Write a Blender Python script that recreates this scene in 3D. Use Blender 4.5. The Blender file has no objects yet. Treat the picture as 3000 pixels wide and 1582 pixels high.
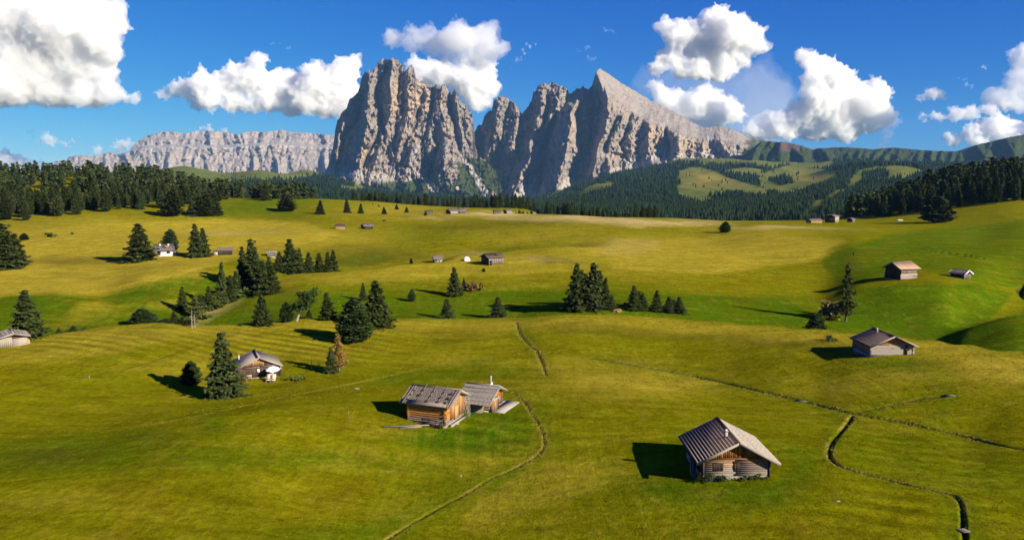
import bpy, bmesh, math, random, time
import numpy as np
from mathutils import Vector, Matrix
T0 = time.time()
sc = bpy.context.scene
COL = sc.collection
# ------------------------------------------------------------------ camera
F = 2354.0; CX, CY = 1500.0, 791.0; HOR = 540.0; CAMZ = 30.0      # focal length and centre in photo pixels
TH = math.atan((CY - HOR) / F)
cam = bpy.data.cameras.new('camera'); camo = bpy.data.objects.new('camera', cam); COL.objects.link(camo)
cam.sensor_width = 36.0; cam.lens = 36.0 * F / 3000.0; cam.clip_start = 0.5; cam.clip_end = 200000.0
camo.location = (0, 0, CAMZ); camo.rotation_euler = (math.pi / 2 - TH, 0, 0); sc.camera = camo
# ------------------------------------------------------------------ sky, sun, exposure
SUN_EL = math.radians(25.0)
_h = np.array([0.83, -0.56]); _h = _h / np.linalg.norm(_h)
SUN = np.array([_h[0] * math.cos(SUN_EL), _h[1] * math.cos(SUN_EL), math.sin(SUN_EL)])
world = bpy.data.worlds.new('World'); sc.world = world; world.use_nodes = True
wt = world.node_tree; bg = wt.nodes['Background']
sky = wt.nodes.new('ShaderNodeTexSky'); sky.sky_type = 'NISHITA'; sky.sun_disc = False
sky.sun_elevation = SUN_EL; sky.sun_rotation = math.atan2(SUN[0], SUN[1]); sky.altitude = 1900
sky.air_density = 1.0; sky.dust_density = 0.0; sky.ozone_density = 6.0
# deepen the Nishita blue as a polarising filter does, the same over the whole sky
sp = wt.nodes.new('ShaderNodeSeparateColor'); cb = wt.nodes.new('ShaderNodeCombineColor'); wt.links.new(sky.outputs[0], sp.inputs[0])
for _i, (_a, _g) in enumerate(((.044, 2.0), (.216, 1.22), (1.20, .48))):
    pw = wt.nodes.new('ShaderNodeMath'); pw.operation = 'POWER'; pw.inputs[1].default_value = _g; ml = wt.nodes.new('ShaderNodeMath'); ml.operation = 'MULTIPLY'; ml.inputs[1].default_value = _a
    wt.links.new(sp.outputs[_i], pw.inputs[0]); wt.links.new(pw.outputs[0], ml.inputs[0]); wt.links.new(ml.outputs[0], cb.inputs[_i])
wt.links.new(cb.outputs[0], bg.inputs['Color'])
bg.inputs['Strength'].default_value = 0.1
sun = bpy.data.lights.new('sun', 'SUN'); sun.energy = 5.0; sun.angle = math.radians(0.53); sun.color = (1.0, 0.89, 0.70)
suno = bpy.data.objects.new('sun', sun); COL.objects.link(suno); suno.location = (200, -150, 300)
suno.rotation_euler = Vector(SUN).to_track_quat('Z', 'Y').to_euler()
sc.view_settings.view_transform = 'Standard'; sc.view_settings.look = 'None'; sc.view_settings.gamma = 1.0
sc.view_settings.use_curve_mapping = False; sc.view_settings.exposure = 1.17
sc.render.engine = 'CYCLES'; sc.cycles.use_denoising = True; sc.cycles.max_bounces = 14; sc.cycles.diffuse_bounces = 3
sc.cycles.glossy_bounces = 2; sc.cycles.transmission_bounces = 3; sc.cycles.transparent_max_bounces = 6; sc.cycles.volume_bounces = 10
sc.render.use_persistent_data = False
# ------------------------------------------------------------------ helpers
def smooth(a, b, x):
    t = np.clip((x - a) / (b - a), 0, 1); return t * t * (3 - 2 * t)
def _hash(ix, iy, iz):
    h = (ix.astype(np.int64) * 374761393 + iy.astype(np.int64) * 668265263 + iz.astype(np.int64) * 1274126177) & 0xffffffff
    h = ((h ^ (h >> 13)) * 1274126177) & 0xffffffff
    return ((h ^ (h >> 16)) & 0xffff).astype(np.float64) / 32767.5 - 1.0
def noise(x, y, z=0.0):
    x, y, z = np.broadcast_arrays(np.asarray(x, float), np.asarray(y, float), np.asarray(z, float))
    xi, yi, zi = np.floor(x), np.floor(y), np.floor(z); fx, fy, fz = x - xi, y - yi, z - zi
    ux, uy, uz = [f * f * f * (f * (f * 6 - 15) + 10) for f in (fx, fy, fz)]
    r = 0
    zs = (0, 1) if np.any(fz) else (0,)
    for k in zs:
        wz = (uz if k else 1 - uz) if len(zs) == 2 else 1.0
        a = _hash(xi, yi, zi + k) * (1 - ux) + _hash(xi + 1, yi, zi + k) * ux
        b = _hash(xi, yi + 1, zi + k) * (1 - ux) + _hash(xi + 1, yi + 1, zi + k) * ux
        r = r + wz * (a * (1 - uy) + b * uy)
    return r
def fbm(x, y, o=4, seed=0.0, gain=.5, lac=2.03):
    r = 0; a = 1.0; s = 0
    for i in range(o):
        r = r + a * noise(x + seed * 17.3 + i * 5.1, y - seed * 9.7 + i * 3.3); s += a; a *= gain; x = x * lac; y = y * lac
    return r / s
def ridged(x, y, o=5, seed=0.0, gain=.5, lac=2.07):
    r = 0; a = 1.0; s = 0; w = 1.0
    for i in range(o):
        n = 1 - np.abs(noise(x + seed * 13.7 + i * 4.9, y + seed * 7.1 - i * 6.3)); n = n * n * w
        w = np.clip(n * 1.6, 0, 1); r = r + a * n; s += a; a *= gain; x = x * lac; y = y * lac
    return r / s
CT, ST = math.cos(TH), math.sin(TH)
def ray(px, py):
    u = (np.asarray(px, float) - CX) / F; v = -(np.asarray(py, float) - CY) / F
    return u, CT + v * ST, -ST + v * CT
def at(px, py, D):
    u, dy, dz = ray(px, py); return u / dy * D, np.asarray(D, float) + 0 * u, CAMZ + dz / dy * D
def proj(x, y, z):
    z = z - CAMZ; f = y * CT - z * ST; up = y * ST + z * CT
    return CX + F * x / f, CY - F * up / f
def zat(py, D):
    u, dy, dz = ray(CX, py); return CAMZ + dz / dy * D
def pchip(xs, ys, xq):
    xs = np.asarray(xs, float); ys = np.asarray(ys, float); h = np.diff(xs); d = np.diff(ys) / h; m = np.zeros(len(xs))
    for i in range(1, len(xs) - 1):
        if d[i - 1] * d[i] > 0:
            w1, w2 = 2 * h[i] + h[i - 1], h[i] + 2 * h[i - 1]; m[i] = (w1 + w2) / (w1 / d[i - 1] + w2 / d[i])
    m[0], m[-1] = d[0], d[-1]
    k = np.clip(np.searchsorted(xs, xq) - 1, 0, len(xs) - 2); t = (xq - xs[k]) / h[k]; t = np.clip(t, 0, 1)
    return ((2 * t**3 - 3 * t**2 + 1) * ys[k] + (t**3 - 2 * t**2 + t) * h[k] * m[k] + (-2 * t**3 + 3 * t**2) * ys[k + 1] + (t**3 - t**2) * h[k] * m[k + 1])
def mesh_from(name, V, Fc, mats=(), smooth_=False, attrs=None):
    me = bpy.data.meshes.new(name); V = np.asarray(V, np.float32).reshape(-1, 3); Fc = np.asarray(Fc, np.int32)
    me.vertices.add(len(V)); me.vertices.foreach_set('co', V.ravel())
    n = Fc.shape[1]; me.loops.add(Fc.size); me.loops.foreach_set('vertex_index', Fc.ravel())
    me.polygons.add(len(Fc)); me.polygons.foreach_set('loop_start', np.arange(0, Fc.size, n, dtype=np.int32))
    me.polygons.foreach_set('loop_total', np.full(len(Fc), n, np.int32))
    if smooth_: me.polygons.foreach_set('use_smooth', np.ones(len(Fc), bool))
    for m in mats: me.materials.append(m)
    for k, a in (attrs or {}).items():
        if a.ndim == 1:
            at_ = me.attributes.new(k, 'FLOAT', 'POINT'); at_.data.foreach_set('value', a.astype(np.float32))
        else:
            at_ = me.attributes.new(k, 'FLOAT_VECTOR', 'POINT'); at_.data.foreach_set('vector', a.astype(np.float32).ravel())
    me.update(calc_edges=True); return me
def grid_faces(nr, nc):
    i = np.arange(nr - 1)[:, None] * nc + np.arange(nc - 1)[None, :]; i = i.ravel()
    return np.stack([i, i + 1, i + nc + 1, i + nc], 1)
def link(name, me, parent=None, **props):
    o = bpy.data.objects.new(name, me); COL.objects.link(o)
    if parent is not None: o.parent = parent
    for k, v in props.items(): o[k] = v
    return o
# ------------------------------------------------------------------ terrain height function
# each column: photo x, then (photo y, distance) for ground in view or ('h', distance, height) for hollows behind a crest
COLS = {
 -500: [(1582,66),(1300,93),(1100,128),(1030,155),('h',172,-6),(1005,200),(890,250),(800,310),(700,430),(645,560),(565,760),(520,900),(515,1000),('h',1300,20)],
 0:    [(1582,66),(1300,93),(1100,130),(1018,162),('h',177,-7),(998,203),(874,258),(800,322),(760,370),(700,455),(645,570),(565,760),(520,900),(512,1000),('h',1300,10)],
 150:  [(1582,66),(1300,93),(1100,131),(988,172),('h',188,-7.5),(978,214),(862,265),(800,325),(760,375),(700,455),(640,570),(562,760),(515,920),('h',1300,10)],
 300:  [(1582,66),(1300,93),(1100,132),(968,180),('h',196,-8),(958,224),(872,266),(800,326),(748,390),(690,475),(632,580),(560,760),(515,940),('h',1300,5)],
 450:  [(1582,66),(1260,98),(1105,134),(960,183),('h',200,-8.5),(953,230),(822,288),(790,325),(748,390),(690,475),(628,590),(565,760),(525,940),('h',1300,0)],
 600:  [(1582,66),(1240,101),(1110,137),(965,186),('h',202,-9),(952,232),(900,256),(806,300),(752,385),(700,450),(632,590),(585,720),(560,830),('h',1300,-20)],
 750:  [(1582,66),(1240,101),(1112,140),(953,190),('h',206,-8.5),(945,226),(880,252),(835,285),(790,335),(740,400),(690,480),(630,610),(582,740),('h',1200,-20)],
 900:  [(1582,66),(1240,102),(1110,139),(938,195),('h',210,-7),(925,224),(850,260),(807,292),('h',318,-9.5),(792,365),(740,405),(690,480),(630,625),(583,790),('h',1200,-25)],
 1050: [(1582,66),(1240,102),(1110,140),(934,197),('h',212,-6.5),(925,224),(850,261),(790,302),('h',332,-9),(762,395),(730,430),(690,500),(640,650),(588,830),('h',1250,-25)],
 1200: [(1582,66),(1240,103),(1110,142),(936,198),('h',213,-6),(925,225),(850,262),(785,302),(770,314),('h',345,-8.5),(745,425),(720,455),(680,540),(640,680),(600,850),('h',1250,-25)],
 1350: [(1582,66),(1240,104),(1105,144),(938,198),('h',213,-6),(927,225),(850,262),(775,316),(746,345),('h',372,-7),(730,440),(700,480),(660,590),(630,720),(609,880),('h',1300,-25)],
 1500: [(1582,66),(1240,105),(1100,145),(936,198),('h',213,-5.5),(925,226),(850,262),(780,312),(733,365),('h',390,-5.5),(716,450),(680,520),(642,690),(636,735),('h',800,-7),(620,880),(609,980),('h',1300,-30)],
 1650: [(1582,66),(1240,106),(1100,146),(923,196),('h',211,-6),(913,223),(850,260),(780,312),(722,375),('h',400,-4),(700,455),(670,540),(640,690),('h',800,-6),('h',950,-12),('h',1300,-40)],
 1800: [(1582,66),(1240,107),(1100,147),(921,195),('h',211,-6.5),(911,222),(850,258),(780,310),(720,380),(690,450),(660,580),(646,700),('h',850,-12),('h',1300,-40)],
 1950: [(1582,66),(1240,107),(1100,147),(932,191),('h',208,-7),(920,222),(860,254),(790,305),(730,375),(695,455),(662,590),(648,710),('h',850,-12),('h',1300,-40)],
 2100: [(1582,66),(1240,107),(1100,145),(942,185),('h',204,-8),(930,222),(880,248),(800,300),(740,370),(700,460),(665,600),(650,720),('h',900,-14),('h',1300,-40)],
 2250: [(1582,66),(1240,105),(1100,140),(956,178),('h',198,-8.5),(942,220),(890,245),(820,290),(750,360),(700,455),(660,600),(648,720),('h',900,-12),('h',1300,-40)],
 2400: [(1582,66),(1240,104),(1100,137),(968,171),('h',190,-9),(955,214),(900,240),(850,272),(780,325),(720,405),(680,500),(650,670),('h',850,-8),('h',1300,-30)],
 2520: [(1582,66),(1240,103),(1080,136),(979,166),('h',184,-9),(968,208),(900,232),(838,252),(800,290),(750,340),(715,400),(680,490),(650,640),(640,720),('h',1300,-10)],
 2640: [(1582,66),(1240,103),(1060,137),(988,160),('h',178,-9),(980,204),(900,226),(830,246),(815,256),(775,305),(720,390),(680,485),(650,600),(630,690),(590,850),('h',1300,20)],
 2760: [(1582,66),(1240,102),(1090,128),(1000,154),('h',172,-9),(995,199),(900,223),(824,246),(812,254),(780,295),(720,385),(675,490),(640,600),(600,720),(545,850),('h',1300,30)],
 2850: [(1582,66),(1240,102),(1110,122),(1012,148),('h',163,-7),(1005,185),(955,200),('h',214,-7.4),(905,228),(825,250),(800,272),(745,345),(690,455),(640,570),(605,660),(530,850),('h',1300,35)],
 3000: [(1582,66),(1300,92),(1150,113),(1031,140),('h',154,-4.5),(1012,172),(925,202),('h',222,-7.2),(880,244),(810,285),(740,345),(690,435),(640,545),(597,640),(515,860),('h',1300,45)],
 3500: [(1582,66),(1300,90),(1150,108),(1070,125),('h',140,-3),(1030,165),(940,195),('h',220,-6),(880,240),(810,285),(740,345),(690,435),(640,545),(595,650),(510,880),('h',1300,45)],
}
NB, ND = 520, 900
B0, B1 = -1.0, 1.0; L0, L1 = math.log(14.0), math.log(1400.0)
_bg = np.linspace(B0, B1, NB); _lg = np.linspace(L0, L1, ND)
def _build_table():
    ks = sorted(COLS); bs = np.array([(k - CX) / F / 0.995 for k in ks]); Z = np.zeros((len(ks), ND))
    for i, k in enumerate(ks):
        xs, ys = [math.log(14), math.log(30)], [1.5, 1.0]
        for p in COLS[k]:
            if p[0] == 'h': xs.append(math.log(p[1])); ys.append(p[2])
            else: xs.append(math.log(p[1])); ys.append(float(zat(p[0], p[1])))
        xs.append(math.log(1450)); ys.append(ys[-1] - 20)
        Z[i] = pchip(xs, ys, _lg)
    tab = np.zeros((NB, ND))
    for j in range(ND): tab[:, j] = pchip(bs, Z[:, j], np.clip(_bg, bs[0], bs[-1]))
    for _ in range(3):                                    # soften the joints between columns
        tab[1:-1] = .25 * tab[:-2] + .5 * tab[1:-1] + .25 * tab[2:]
    return tab
TAB = _build_table()
_MD = [(2.5,78,14,-1.53),(25,100,16,1.53),(-14,86,13,-2.21),(-32,92,16,1.70),(-58,118,18,-2.38),(-20,120,14,1.19),(-75,165,22,1.32),(-40,160,16,-0.99),(14,128,14,1.36),(40,118,16,-1.70),(55,140,14,1.19),(62,104,12,-1.19),(-50,140,12,1.19),
       (-120,300,26,2.6),(-200,520,50,-5.),(150,400,40,4.),(120,560,70,6.),(-90,620,50,5.),(-60,362,20,-2.),(30,530,35,2.5),(210,335,28,2.5),(-20,690,55,4.),(105,212,13,-1.5),(-150,430,40,4.5),(-235,440,40,4.),(90,470,50,-4.5)]
def MOUNDS(x, y):
    r = 0.0
    for a, b, s_, h in _MD: r = r + h * np.exp(-((x - a) ** 2 + ((y - b) / 1.25) ** 2) / (2 * s_ * s_))
    return r
def ground(x, y):
    x = np.asarray(x, float); y = np.maximum(np.asarray(y, float), 14.0)
    b = np.clip((x / y - B0) / (B1 - B0) * (NB - 1), 0, NB - 1.001); l = np.clip((np.log(y) - L0) / (L1 - L0) * (ND - 1), 0, ND - 1.001)
    i = b.astype(int); j = l.astype(int); fb = b - i; fl = l - j
    z = (TAB[i, j] * (1 - fb) + TAB[i + 1, j] * fb) * (1 - fl) + (TAB[i, j + 1] * (1 - fb) + TAB[i + 1, j + 1] * fb) * fl
    amp = np.clip(y / 330., .30, 1.6); z = z + MOUNDS(x, y)
    return z + amp * (.32 * fbm(x / 37., y / 41., 3, 1.0) + .10 * fbm(x / 9., y / 10., 3, 2.0))
def hit(px, py):
    """first ground point seen through a photo pixel"""
    u, dy, dz = ray(px, py); Ds = np.exp(np.linspace(math.log(30), math.log(1390), 2600))
    zz = CAMZ + dz / dy * Ds; g = ground(u / dy * Ds, Ds); k = np.argmax(g >= zz)
    if g[k] < zz[k]: k = int(np.argmin(np.abs(zz - g)))
    D = Ds[k]; return np.array([u / dy * D, D, float(ground(u / dy * D, D))])
def onground(px, D):
    """ground point under photo column px at distance D"""
    x = (px - CX) / F / .992 * D
    return np.array([x, D, float(ground(x, D))])
# ------------------------------------------------------------------ node materials
class N:
    def __init__(s, name):
        s.m = bpy.data.materials.new(name); s.m.use_nodes = True; s.t = s.m.node_tree; s.t.nodes.clear()
        s.out = s.t.nodes.new('ShaderNodeOutputMaterial')
    def n(s, typ, inp=None, **kw):
        nd = s.t.nodes.new('ShaderNode' + typ)
        for k, v in kw.items(): setattr(nd, k, v)
        for k, v in (inp or {}).items():
            if hasattr(v, 'is_linked') or isinstance(v, bpy.types.NodeSocket): s.t.links.new(v, nd.inputs[k])
            else: nd.inputs[k].default_value = v
        return nd
    def attr(s, name): return s.n('Attribute', attribute_name=name)
    def math(s, op, a, b=0.0, c=None, clamp=False):
        i = {0: a, 1: b}
        if c is not None: i[2] = c
        return s.n('Math', i, operation=op, use_clamp=clamp).outputs[0]
    def mix(s, f, a, b, blend='MIX'):
        nd = s.n('Mix', data_type='RGBA', blend_type=blend, clamp_factor=True)
        for k, v in ((0, f), (6, a), (7, b)):
            if isinstance(v, bpy.types.NodeSocket): s.t.links.new(v, nd.inputs[k])
            elif k == 0: nd.inputs[0].default_value = v
            else: nd.inputs[k].default_value = (*v, 1) if len(v) == 3 else v
        return nd.outputs[2]
    def noise(s, co, scale, detail=4, rough=.55, dist=0.0, sc3=None):
        if sc3 is not None: co = s.n('Mapping', {'Vector': co, 'Scale': sc3}).outputs[0]
        return s.n('TexNoise', {'Vector': co, 'Scale': scale, 'Detail': detail, 'Roughness': rough, 'Distortion': dist}).outputs[0]
    def ramp(s, f, a, b, va=0.0, vb=1.0):
        return s.n('MapRange', {0: f, 1: a, 2: b, 3: va, 4: vb}, clamp=True).outputs[0]
    def bsdf(s, col, rough=.9, spec=.1, normal=None, **kw):
        i = {'Base Color': col, 'Roughness': rough, 'Specular IOR Level': spec}
        if not isinstance(col, bpy.types.NodeSocket): i['Base Color'] = (*col, 1)
        if normal is not None: i['Normal'] = normal
        i.update(kw); b = s.n('BsdfPrincipled', i); s.t.links.new(b.outputs[0], s.out.inputs[0]); return b
    def bump(s, h, dist, strength=1.0): return s.n('Bump', {'Height': h, 'Distance': dist, 'Strength': strength}).outputs[0]
    def pos(s): return s.n('NewGeometry').outputs['Position']
    def obj(s): return s.n('TexCoord').outputs['Object']
    def rnd(s): return s.n('ObjectInfo').outputs['Random']

def mat_meadow():
    k = N('meadow_grass'); p = k.pos(); a = k.n('SeparateXYZ', {0: k.attr('tint').outputs['Vector']}); b = k.n('SeparateXYZ', {0: k.attr('tint2').outputs['Vector']})
    dry, fresh, soil = a.outputs[0], a.outputs[1], a.outputs[2]; mow, straw, rank = b.outputs[0], b.outputs[1], b.outputs[2]
    big = k.noise(p, .018, 4, .6); med = k.noise(p, .12, 5, .65, .6); fine = k.noise(p, 1.1, 6, .72, .3); hair = k.noise(p, 6.0, 3, .7)
    streak = k.noise(p, .5, 5, .7, .4, (1.0, .22, 1.0)); streak2 = k.noise(p, .16, 5, .7, .6, (.25, 1.3, 1.0))
    f = k.math('ADD', fresh, k.math('MULTIPLY', k.math('SUBTRACT', med, .5), 1.0)); f = k.math('ADD', f, k.math('MULTIPLY', k.math('SUBTRACT', big, .5), .7), clamp=True)
    c = k.mix(f, (.142, .136, .0022), (.056, .100, .0018))
    br = k.ramp(k.noise(p, .05, 5, .65, .8), .53, .72); c = k.mix(k.math('MULTIPLY', br, .6), c, (.120, .084, .003))
    d = k.math('ADD', dry, k.math('MULTIPLY', k.math('SUBTRACT', streak, .5), .9)); d = k.math('ADD', d, k.math('MULTIPLY', k.math('SUBTRACT', streak2, .5), .9), clamp=True)
    c = k.mix(d, c, (.32, .250, .022))
    st = k.math('ADD', straw, k.math('MULTIPLY', k.math('SUBTRACT', streak2, .5), k.math('MULTIPLY', straw, 2.0)), clamp=True)
    c = k.mix(st, c, (.42, .315, .115))
    # mown swathes: parallel bands following a slightly wandering direction
    wv = k.n('TexWave', {'Vector': k.n('Mapping', {'Vector': p, 'Rotation': (0, 0, .45), 'Scale': (1, 1, .2)}).outputs[0], 'Scale': .085, 'Distortion': 5.0, 'Detail': 2.0, 'Detail Scale': .25, 'Detail Roughness': .5}, wave_type='BANDS', bands_direction='Y').outputs[1]
    mv = k.ramp(wv, .2, .8, .68, 1.26); mv = k.math('ADD', 1.0, k.math('MULTIPLY', k.math('SUBTRACT', mv, 1.0), mow))
    v = k.math('MULTIPLY', k.ramp(fine, .28, .75, .62, 1.36), k.ramp(hair, .25, .75, .74, 1.26)); v = k.math('MULTIPLY', v, mv); v = k.math('MULTIPLY', v, k.ramp(med, .3, .7, .80, 1.18)); v = k.math('MULTIPLY', v, k.ramp(k.noise(p, .30, 6, .72, .7, (.32, 1.25, 1.0)), .3, .7, .76, 1.24))
    c = k.mix(1.0, c, k.n('CombineColor', {0: v, 1: v, 2: v}).outputs[0], 'MULTIPLY')
    c = k.mix(k.math('MULTIPLY', rank, k.ramp(fine, .3, .7, .3, 1.0)), c, (.24, .185, .03))
    c = k.mix(k.math('MULTIPLY', soil, k.ramp(fine, .25, .6, .6, 1.0)), c, (.035, .028, .008))
    h = k.math('ADD', k.math('MULTIPLY', fine, .5), k.math('MULTIPLY', hair, .22)); h = k.math('ADD', h, k.math('MULTIPLY', streak, .45))
    k.bsdf(c, 1.0, 0.0, k.bump(h, .42, .9)); return k.m
def mat_rock(name, c1, c2, c3, sc_=1.0, veg=True, grass=(.055, .072, .016)):
    k = N(name); p = k.pos(); a = k.n('SeparateXYZ', {0: k.attr('tint').outputs['Vector']})
    ve, scree, warm = a.outputs[0], a.outputs[1], a.outputs[2]
    n1 = k.noise(p, .0042 * sc_, 6, .65, .8, (1.6, 1.6, .55)); n2 = k.noise(p, .02 * sc_, 6, .7, .5, (1.5, 1.5, .32)); n3 = k.noise(p, .07 * sc_, 5, .7, .4, (1.2, 1.2, .5))
    lay = k.noise(p, .012 * sc_, 5, .65, .5, (.12, .12, 3.0))
    c = k.mix(k.ramp(n1, .36, .66), c1, c2); c = k.mix(k.math('MULTIPLY', warm, k.ramp(n2, .3, .62)), c, c3)
    v = k.math('MULTIPLY', k.ramp(n2, .25, .75, .72, 1.25), k.ramp(n3, .25, .75, .78, 1.2)); v = k.math('MULTIPLY', v, k.ramp(lay, .3, .7, .86, 1.12))
    c = k.mix(1.0, c, k.n('CombineColor', {0: v, 1: v, 2: v}).outputs[0], 'MULTIPLY')
    sm = k.math('ADD', scree, k.math('MULTIPLY', k.math('SUBTRACT', n2, .5), .8), clamp=True); sm = k.ramp(sm, .35, .6)
    c = k.mix(sm, c, k.mix(n3, (.30, .265, .235), (.42, .385, .345)))
    if veg:
        vm = k.math('ADD', ve, k.math('MULTIPLY', k.math('SUBTRACT', n2, .5), .9), clamp=True); vm = k.ramp(vm, .38, .58)
        c = k.mix(vm, c, k.mix(k.ramp(n3, .35, .65), tuple(.62 * g for g in grass), grass))
    h = k.math('ADD', k.math('MULTIPLY', n2, 1.0), k.math('MULTIPLY', n3, .5)); h = k.math('ADD', h, k.math('MULTIPLY', lay, .35))
    k.bsdf(c, .95, .05, k.bump(h, 34.0 / sc_, .85)); return k.m
M = {'meadow': mat_meadow(),
     'rock': mat_rock('dolomite_rock', (.212, .180, .163), (.305, .256, .224), (.43, .31, .19)),
     'pale': mat_rock('pale_rock', (.26, .225, .205), (.33, .28, .25), (.38, .30, .23), .8),
     'ridge': mat_rock('grassy_ridge', (.085, .068, .052), (.105, .078, .062), (.12, .072, .055), .8, True, (.048, .066, .016)),
     'hill': None}
# ------------------------------------------------------------------ meadow sheet
def poly_world(pts):
    return np.array([hit(a, b)[:2] for a, b in pts])
def resample(P, step):
    d = np.concatenate([[0], np.cumsum(np.linalg.norm(np.diff(P, axis=0), axis=1))]); n = max(2, int(d[-1] / step)); q = np.linspace(0, d[-1], n)
    return np.stack([np.interp(q, d, P[:, i]) for i in range(P.shape[1])], 1)
def line_px(pts, n=60):
    pts = np.array(pts, float); d = np.concatenate([[0], np.cumsum(np.linalg.norm(np.diff(pts, axis=0), axis=1))]); q = np.linspace(0, d[-1], n)
    w = np.stack([np.interp(q, d, pts[:, 0]), np.interp(q, d, pts[:, 1])], 1)
    k = np.ones(5) / 5; wp = np.pad(w, ((2, 2), (0, 0)), 'edge'); w = np.stack([np.convolve(wp[:, i], k, 'valid') for i in (0, 1)], 1)
    P = poly_world(w); rr = np.random.RandomState(int(pts[0, 0])); return resample(P, .8)
# photo lines: (points, half width m, depth m, rank grass width m on the +side)
DITCHES = [
 ([(1514,940),(1522,975),(1545,1005),(1575,1030),(1588,1060),(1602,1100)], .22, .32, .8),
 ([(1494,1150),(1525,1155),(1545,1190),(1578,1240),(1603,1295),(1590,1325),(1560,1345),(1500,1378),(1440,1400),(1380,1440),(1300,1480),(1230,1520),(1180,1550),(1130,1582),(1080,1615)], .17, .24, .5),
 ([(1720,1046),(1900,1078),(2080,1110),(2200,1140),(2340,1172),(2480,1208),(2640,1236),(2820,1276),(2900,1300),(3010,1318)], .34, .42, .6),
 ([(2498,1214),(2492,1235),(2455,1270),(2432,1300),(2425,1335),(2440,1358),(2520,1385),(2640,1415),(2740,1438),(2808,1452),(2818,1480),(2822,1530),(2828,1600)], .34, .40, .5),
 ([(2500,1212),(2610,1188),(2700,1170),(2775,1160)], .2, .16, .4),
 ([(2690,727),(2760,740),(2830,748),(2905,762)], .5, .5, .0),
 ([(3000,838),(2985,850),(2990,865),(3010,880)], .8, .9, 0),
]
TRACKS = [  # shallow trodden lines: points, half width, pale(+)/dark(-)
 ([(1440,1043),(1250,1075),(1100,1110),(950,1140),(800,1170),(620,1210),(480,1238),(380,1250)], .5, 1.0),
 ([(380,1250),(200,1246),(0,1252),(-80,1253)], .45, -1.0),
 ([(440,1062),(330,1090),(200,1115),(100,1136),(0,1155)], .4, -1.1),
 ([(830,950),(700,975),(560,1018),(440,1062)], .4, -1.1),
 ([(1600,1043),(1750,1048),(1900,1060),(2100,1085)], .4, -.9),
 ([(1080,540+90),(1300,640),(1400,668),(1500,690)], 1.2, -.7),
 ([(1330,690),(1370,668),(1400,663)], .8, .6),
]
def seg_dist(X, Y, P):
    """distance and side to a polyline, only near it"""
    d = np.full(X.shape, 1e9); side = np.zeros(X.shape); lo = P.min(0) - 6; hi = P.max(0) + 6
    m = np.where((X > lo[0]) & (X < hi[0]) & (Y > lo[1]) & (Y < hi[1]))[0]
    if len(m) == 0: return d, side
    x, y = X[m], Y[m]; bd = np.full(x.shape, 1e9); bs = np.zeros(x.shape)
    for a, b in zip(P[:-1], P[1:]):
        v = b - a; L = v @ v + 1e-9; t = np.clip(((x - a[0]) * v[0] + (y - a[1]) * v[1]) / L, 0, 1)
        ex, ey = x - a[0] - t * v[0], y - a[1] - t * v[1]; q = ex * ex + ey * ey; w = q < bd; bd[w] = q[w]; bs[w] = np.sign(v[0] * ey - v[1] * ex)[w]
    d[m] = np.sqrt(bd); side[m] = bs; return d, side
# colour zones of the real swards (photo x, y, radius x, radius y, amount)
DRY = [(150,700,420,55,.75),(420,820,420,30,.75),(120,850,260,18,.7),(250,905,120,40,.35),(700,720,260,40,.55),(1000,700,200,40,.45),(1150,620,160,30,.55),(1600,690,260,40,.35),
       (1780,730,220,40,.75),(2100,720,220,40,.6),(2250,690,160,22,.6),(1900,780,220,40,.45),(1150,800,180,22,.45),(1500,770,240,30,.55),(300,985,260,30,.55),(150,1020,160,40,.45),(700,990,220,25,.4),
       (900,1020,200,40,.35),(1250,960,260,30,.4),(1800,1120,260,50,.55),(1700,1080,300,40,.35),(2050,960,200,18,.6),(2350,985,220,18,.6),(2750,1030,200,35,.6),(2900,1080,160,50,.7),(2700,1100,200,40,.35),
       (600,1080,200,60,.3),(1450,1340,160,40,.3),(1000,1350,260,40,.25),(200,1470,220,30,.25),(1350,1060,160,20,.3),(1500,830,200,40,.2),(2500,1130,200,40,.25),(300,660,250,25,.6),(550,660,200,25,.5),(1330,760,120,14,.55),(1660,763,120,8,.6),(480,880,90,50,.3)]
FRESH = [(800,600,160,35,.75),(620,640,120,25,.5),(1250,690,160,20,.35),(2650,900,200,60,.85),(2800,740,220,40,.7),(2900,690,140,40,.8),(2550,740,120,40,.55),(2300,900,160,45,.7),(1500,900,260,30,.65),(1150,880,180,35,.55),
         (1900,900,200,30,.5),(560,860,160,35,.65),(380,940,120,30,.4),(60,930,150,36,.85),(240,930,110,30,.35),(470,850,110,26,.8),(640,840,90,30,.7),(960,770,120,20,.5),(560,890,150,26,.8),(860,900,160,35,.8),(1400,1215,220,60,.85),(1330,1270,200,35,.7),(1000,1340,240,20,.65),(620,1250,60,60,.55),(1350,1430,200,40,.55),(1250,1380,220,30,.5),
         (2150,1440,260,60,.75),(1930,1420,160,40,.6),(2330,1330,90,60,.55),(2300,1250,100,50,.3),(2650,1060,120,30,.7),(2750,1200,60,80,.4),(1480,1090,100,20,.6),(950,1570,300,35,.6),(300,1370,320,30,.5),(100,1330,200,30,.4),(2900,960,120,50,.9),(1350,790,200,10,.3),(2000,1300,60,60,.4)]
STRAW = [(1700,637,150,7,1.0),(1850,650,220,6,.9),(1450,628,130,5,.9),(2300,668,160,5,.6),(1600,758,60,7,.45),(700,680,160,6,.3),(1260,640,60,4,.5),(1390,745,60,6,.3)]
MOW = [(130,690,260,60,.9),(300,740,260,40,.8),(600,705,160,30,.6),(1350,720,300,22,1.0),(1620,715,160,30,.7),(2150,790,330,60,.8),(1700,850,220,50,.5),(850,1010,330,50,.8),(250,1010,250,30,.7),(2750,1400,260,100,.2),(1250,1350,330,60,.2),(2600,1500,160,60,.7),(1500,1250,260,60,.35),(1100,1010,150,40,.4),(1900,860,160,50,.5)]
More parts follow.
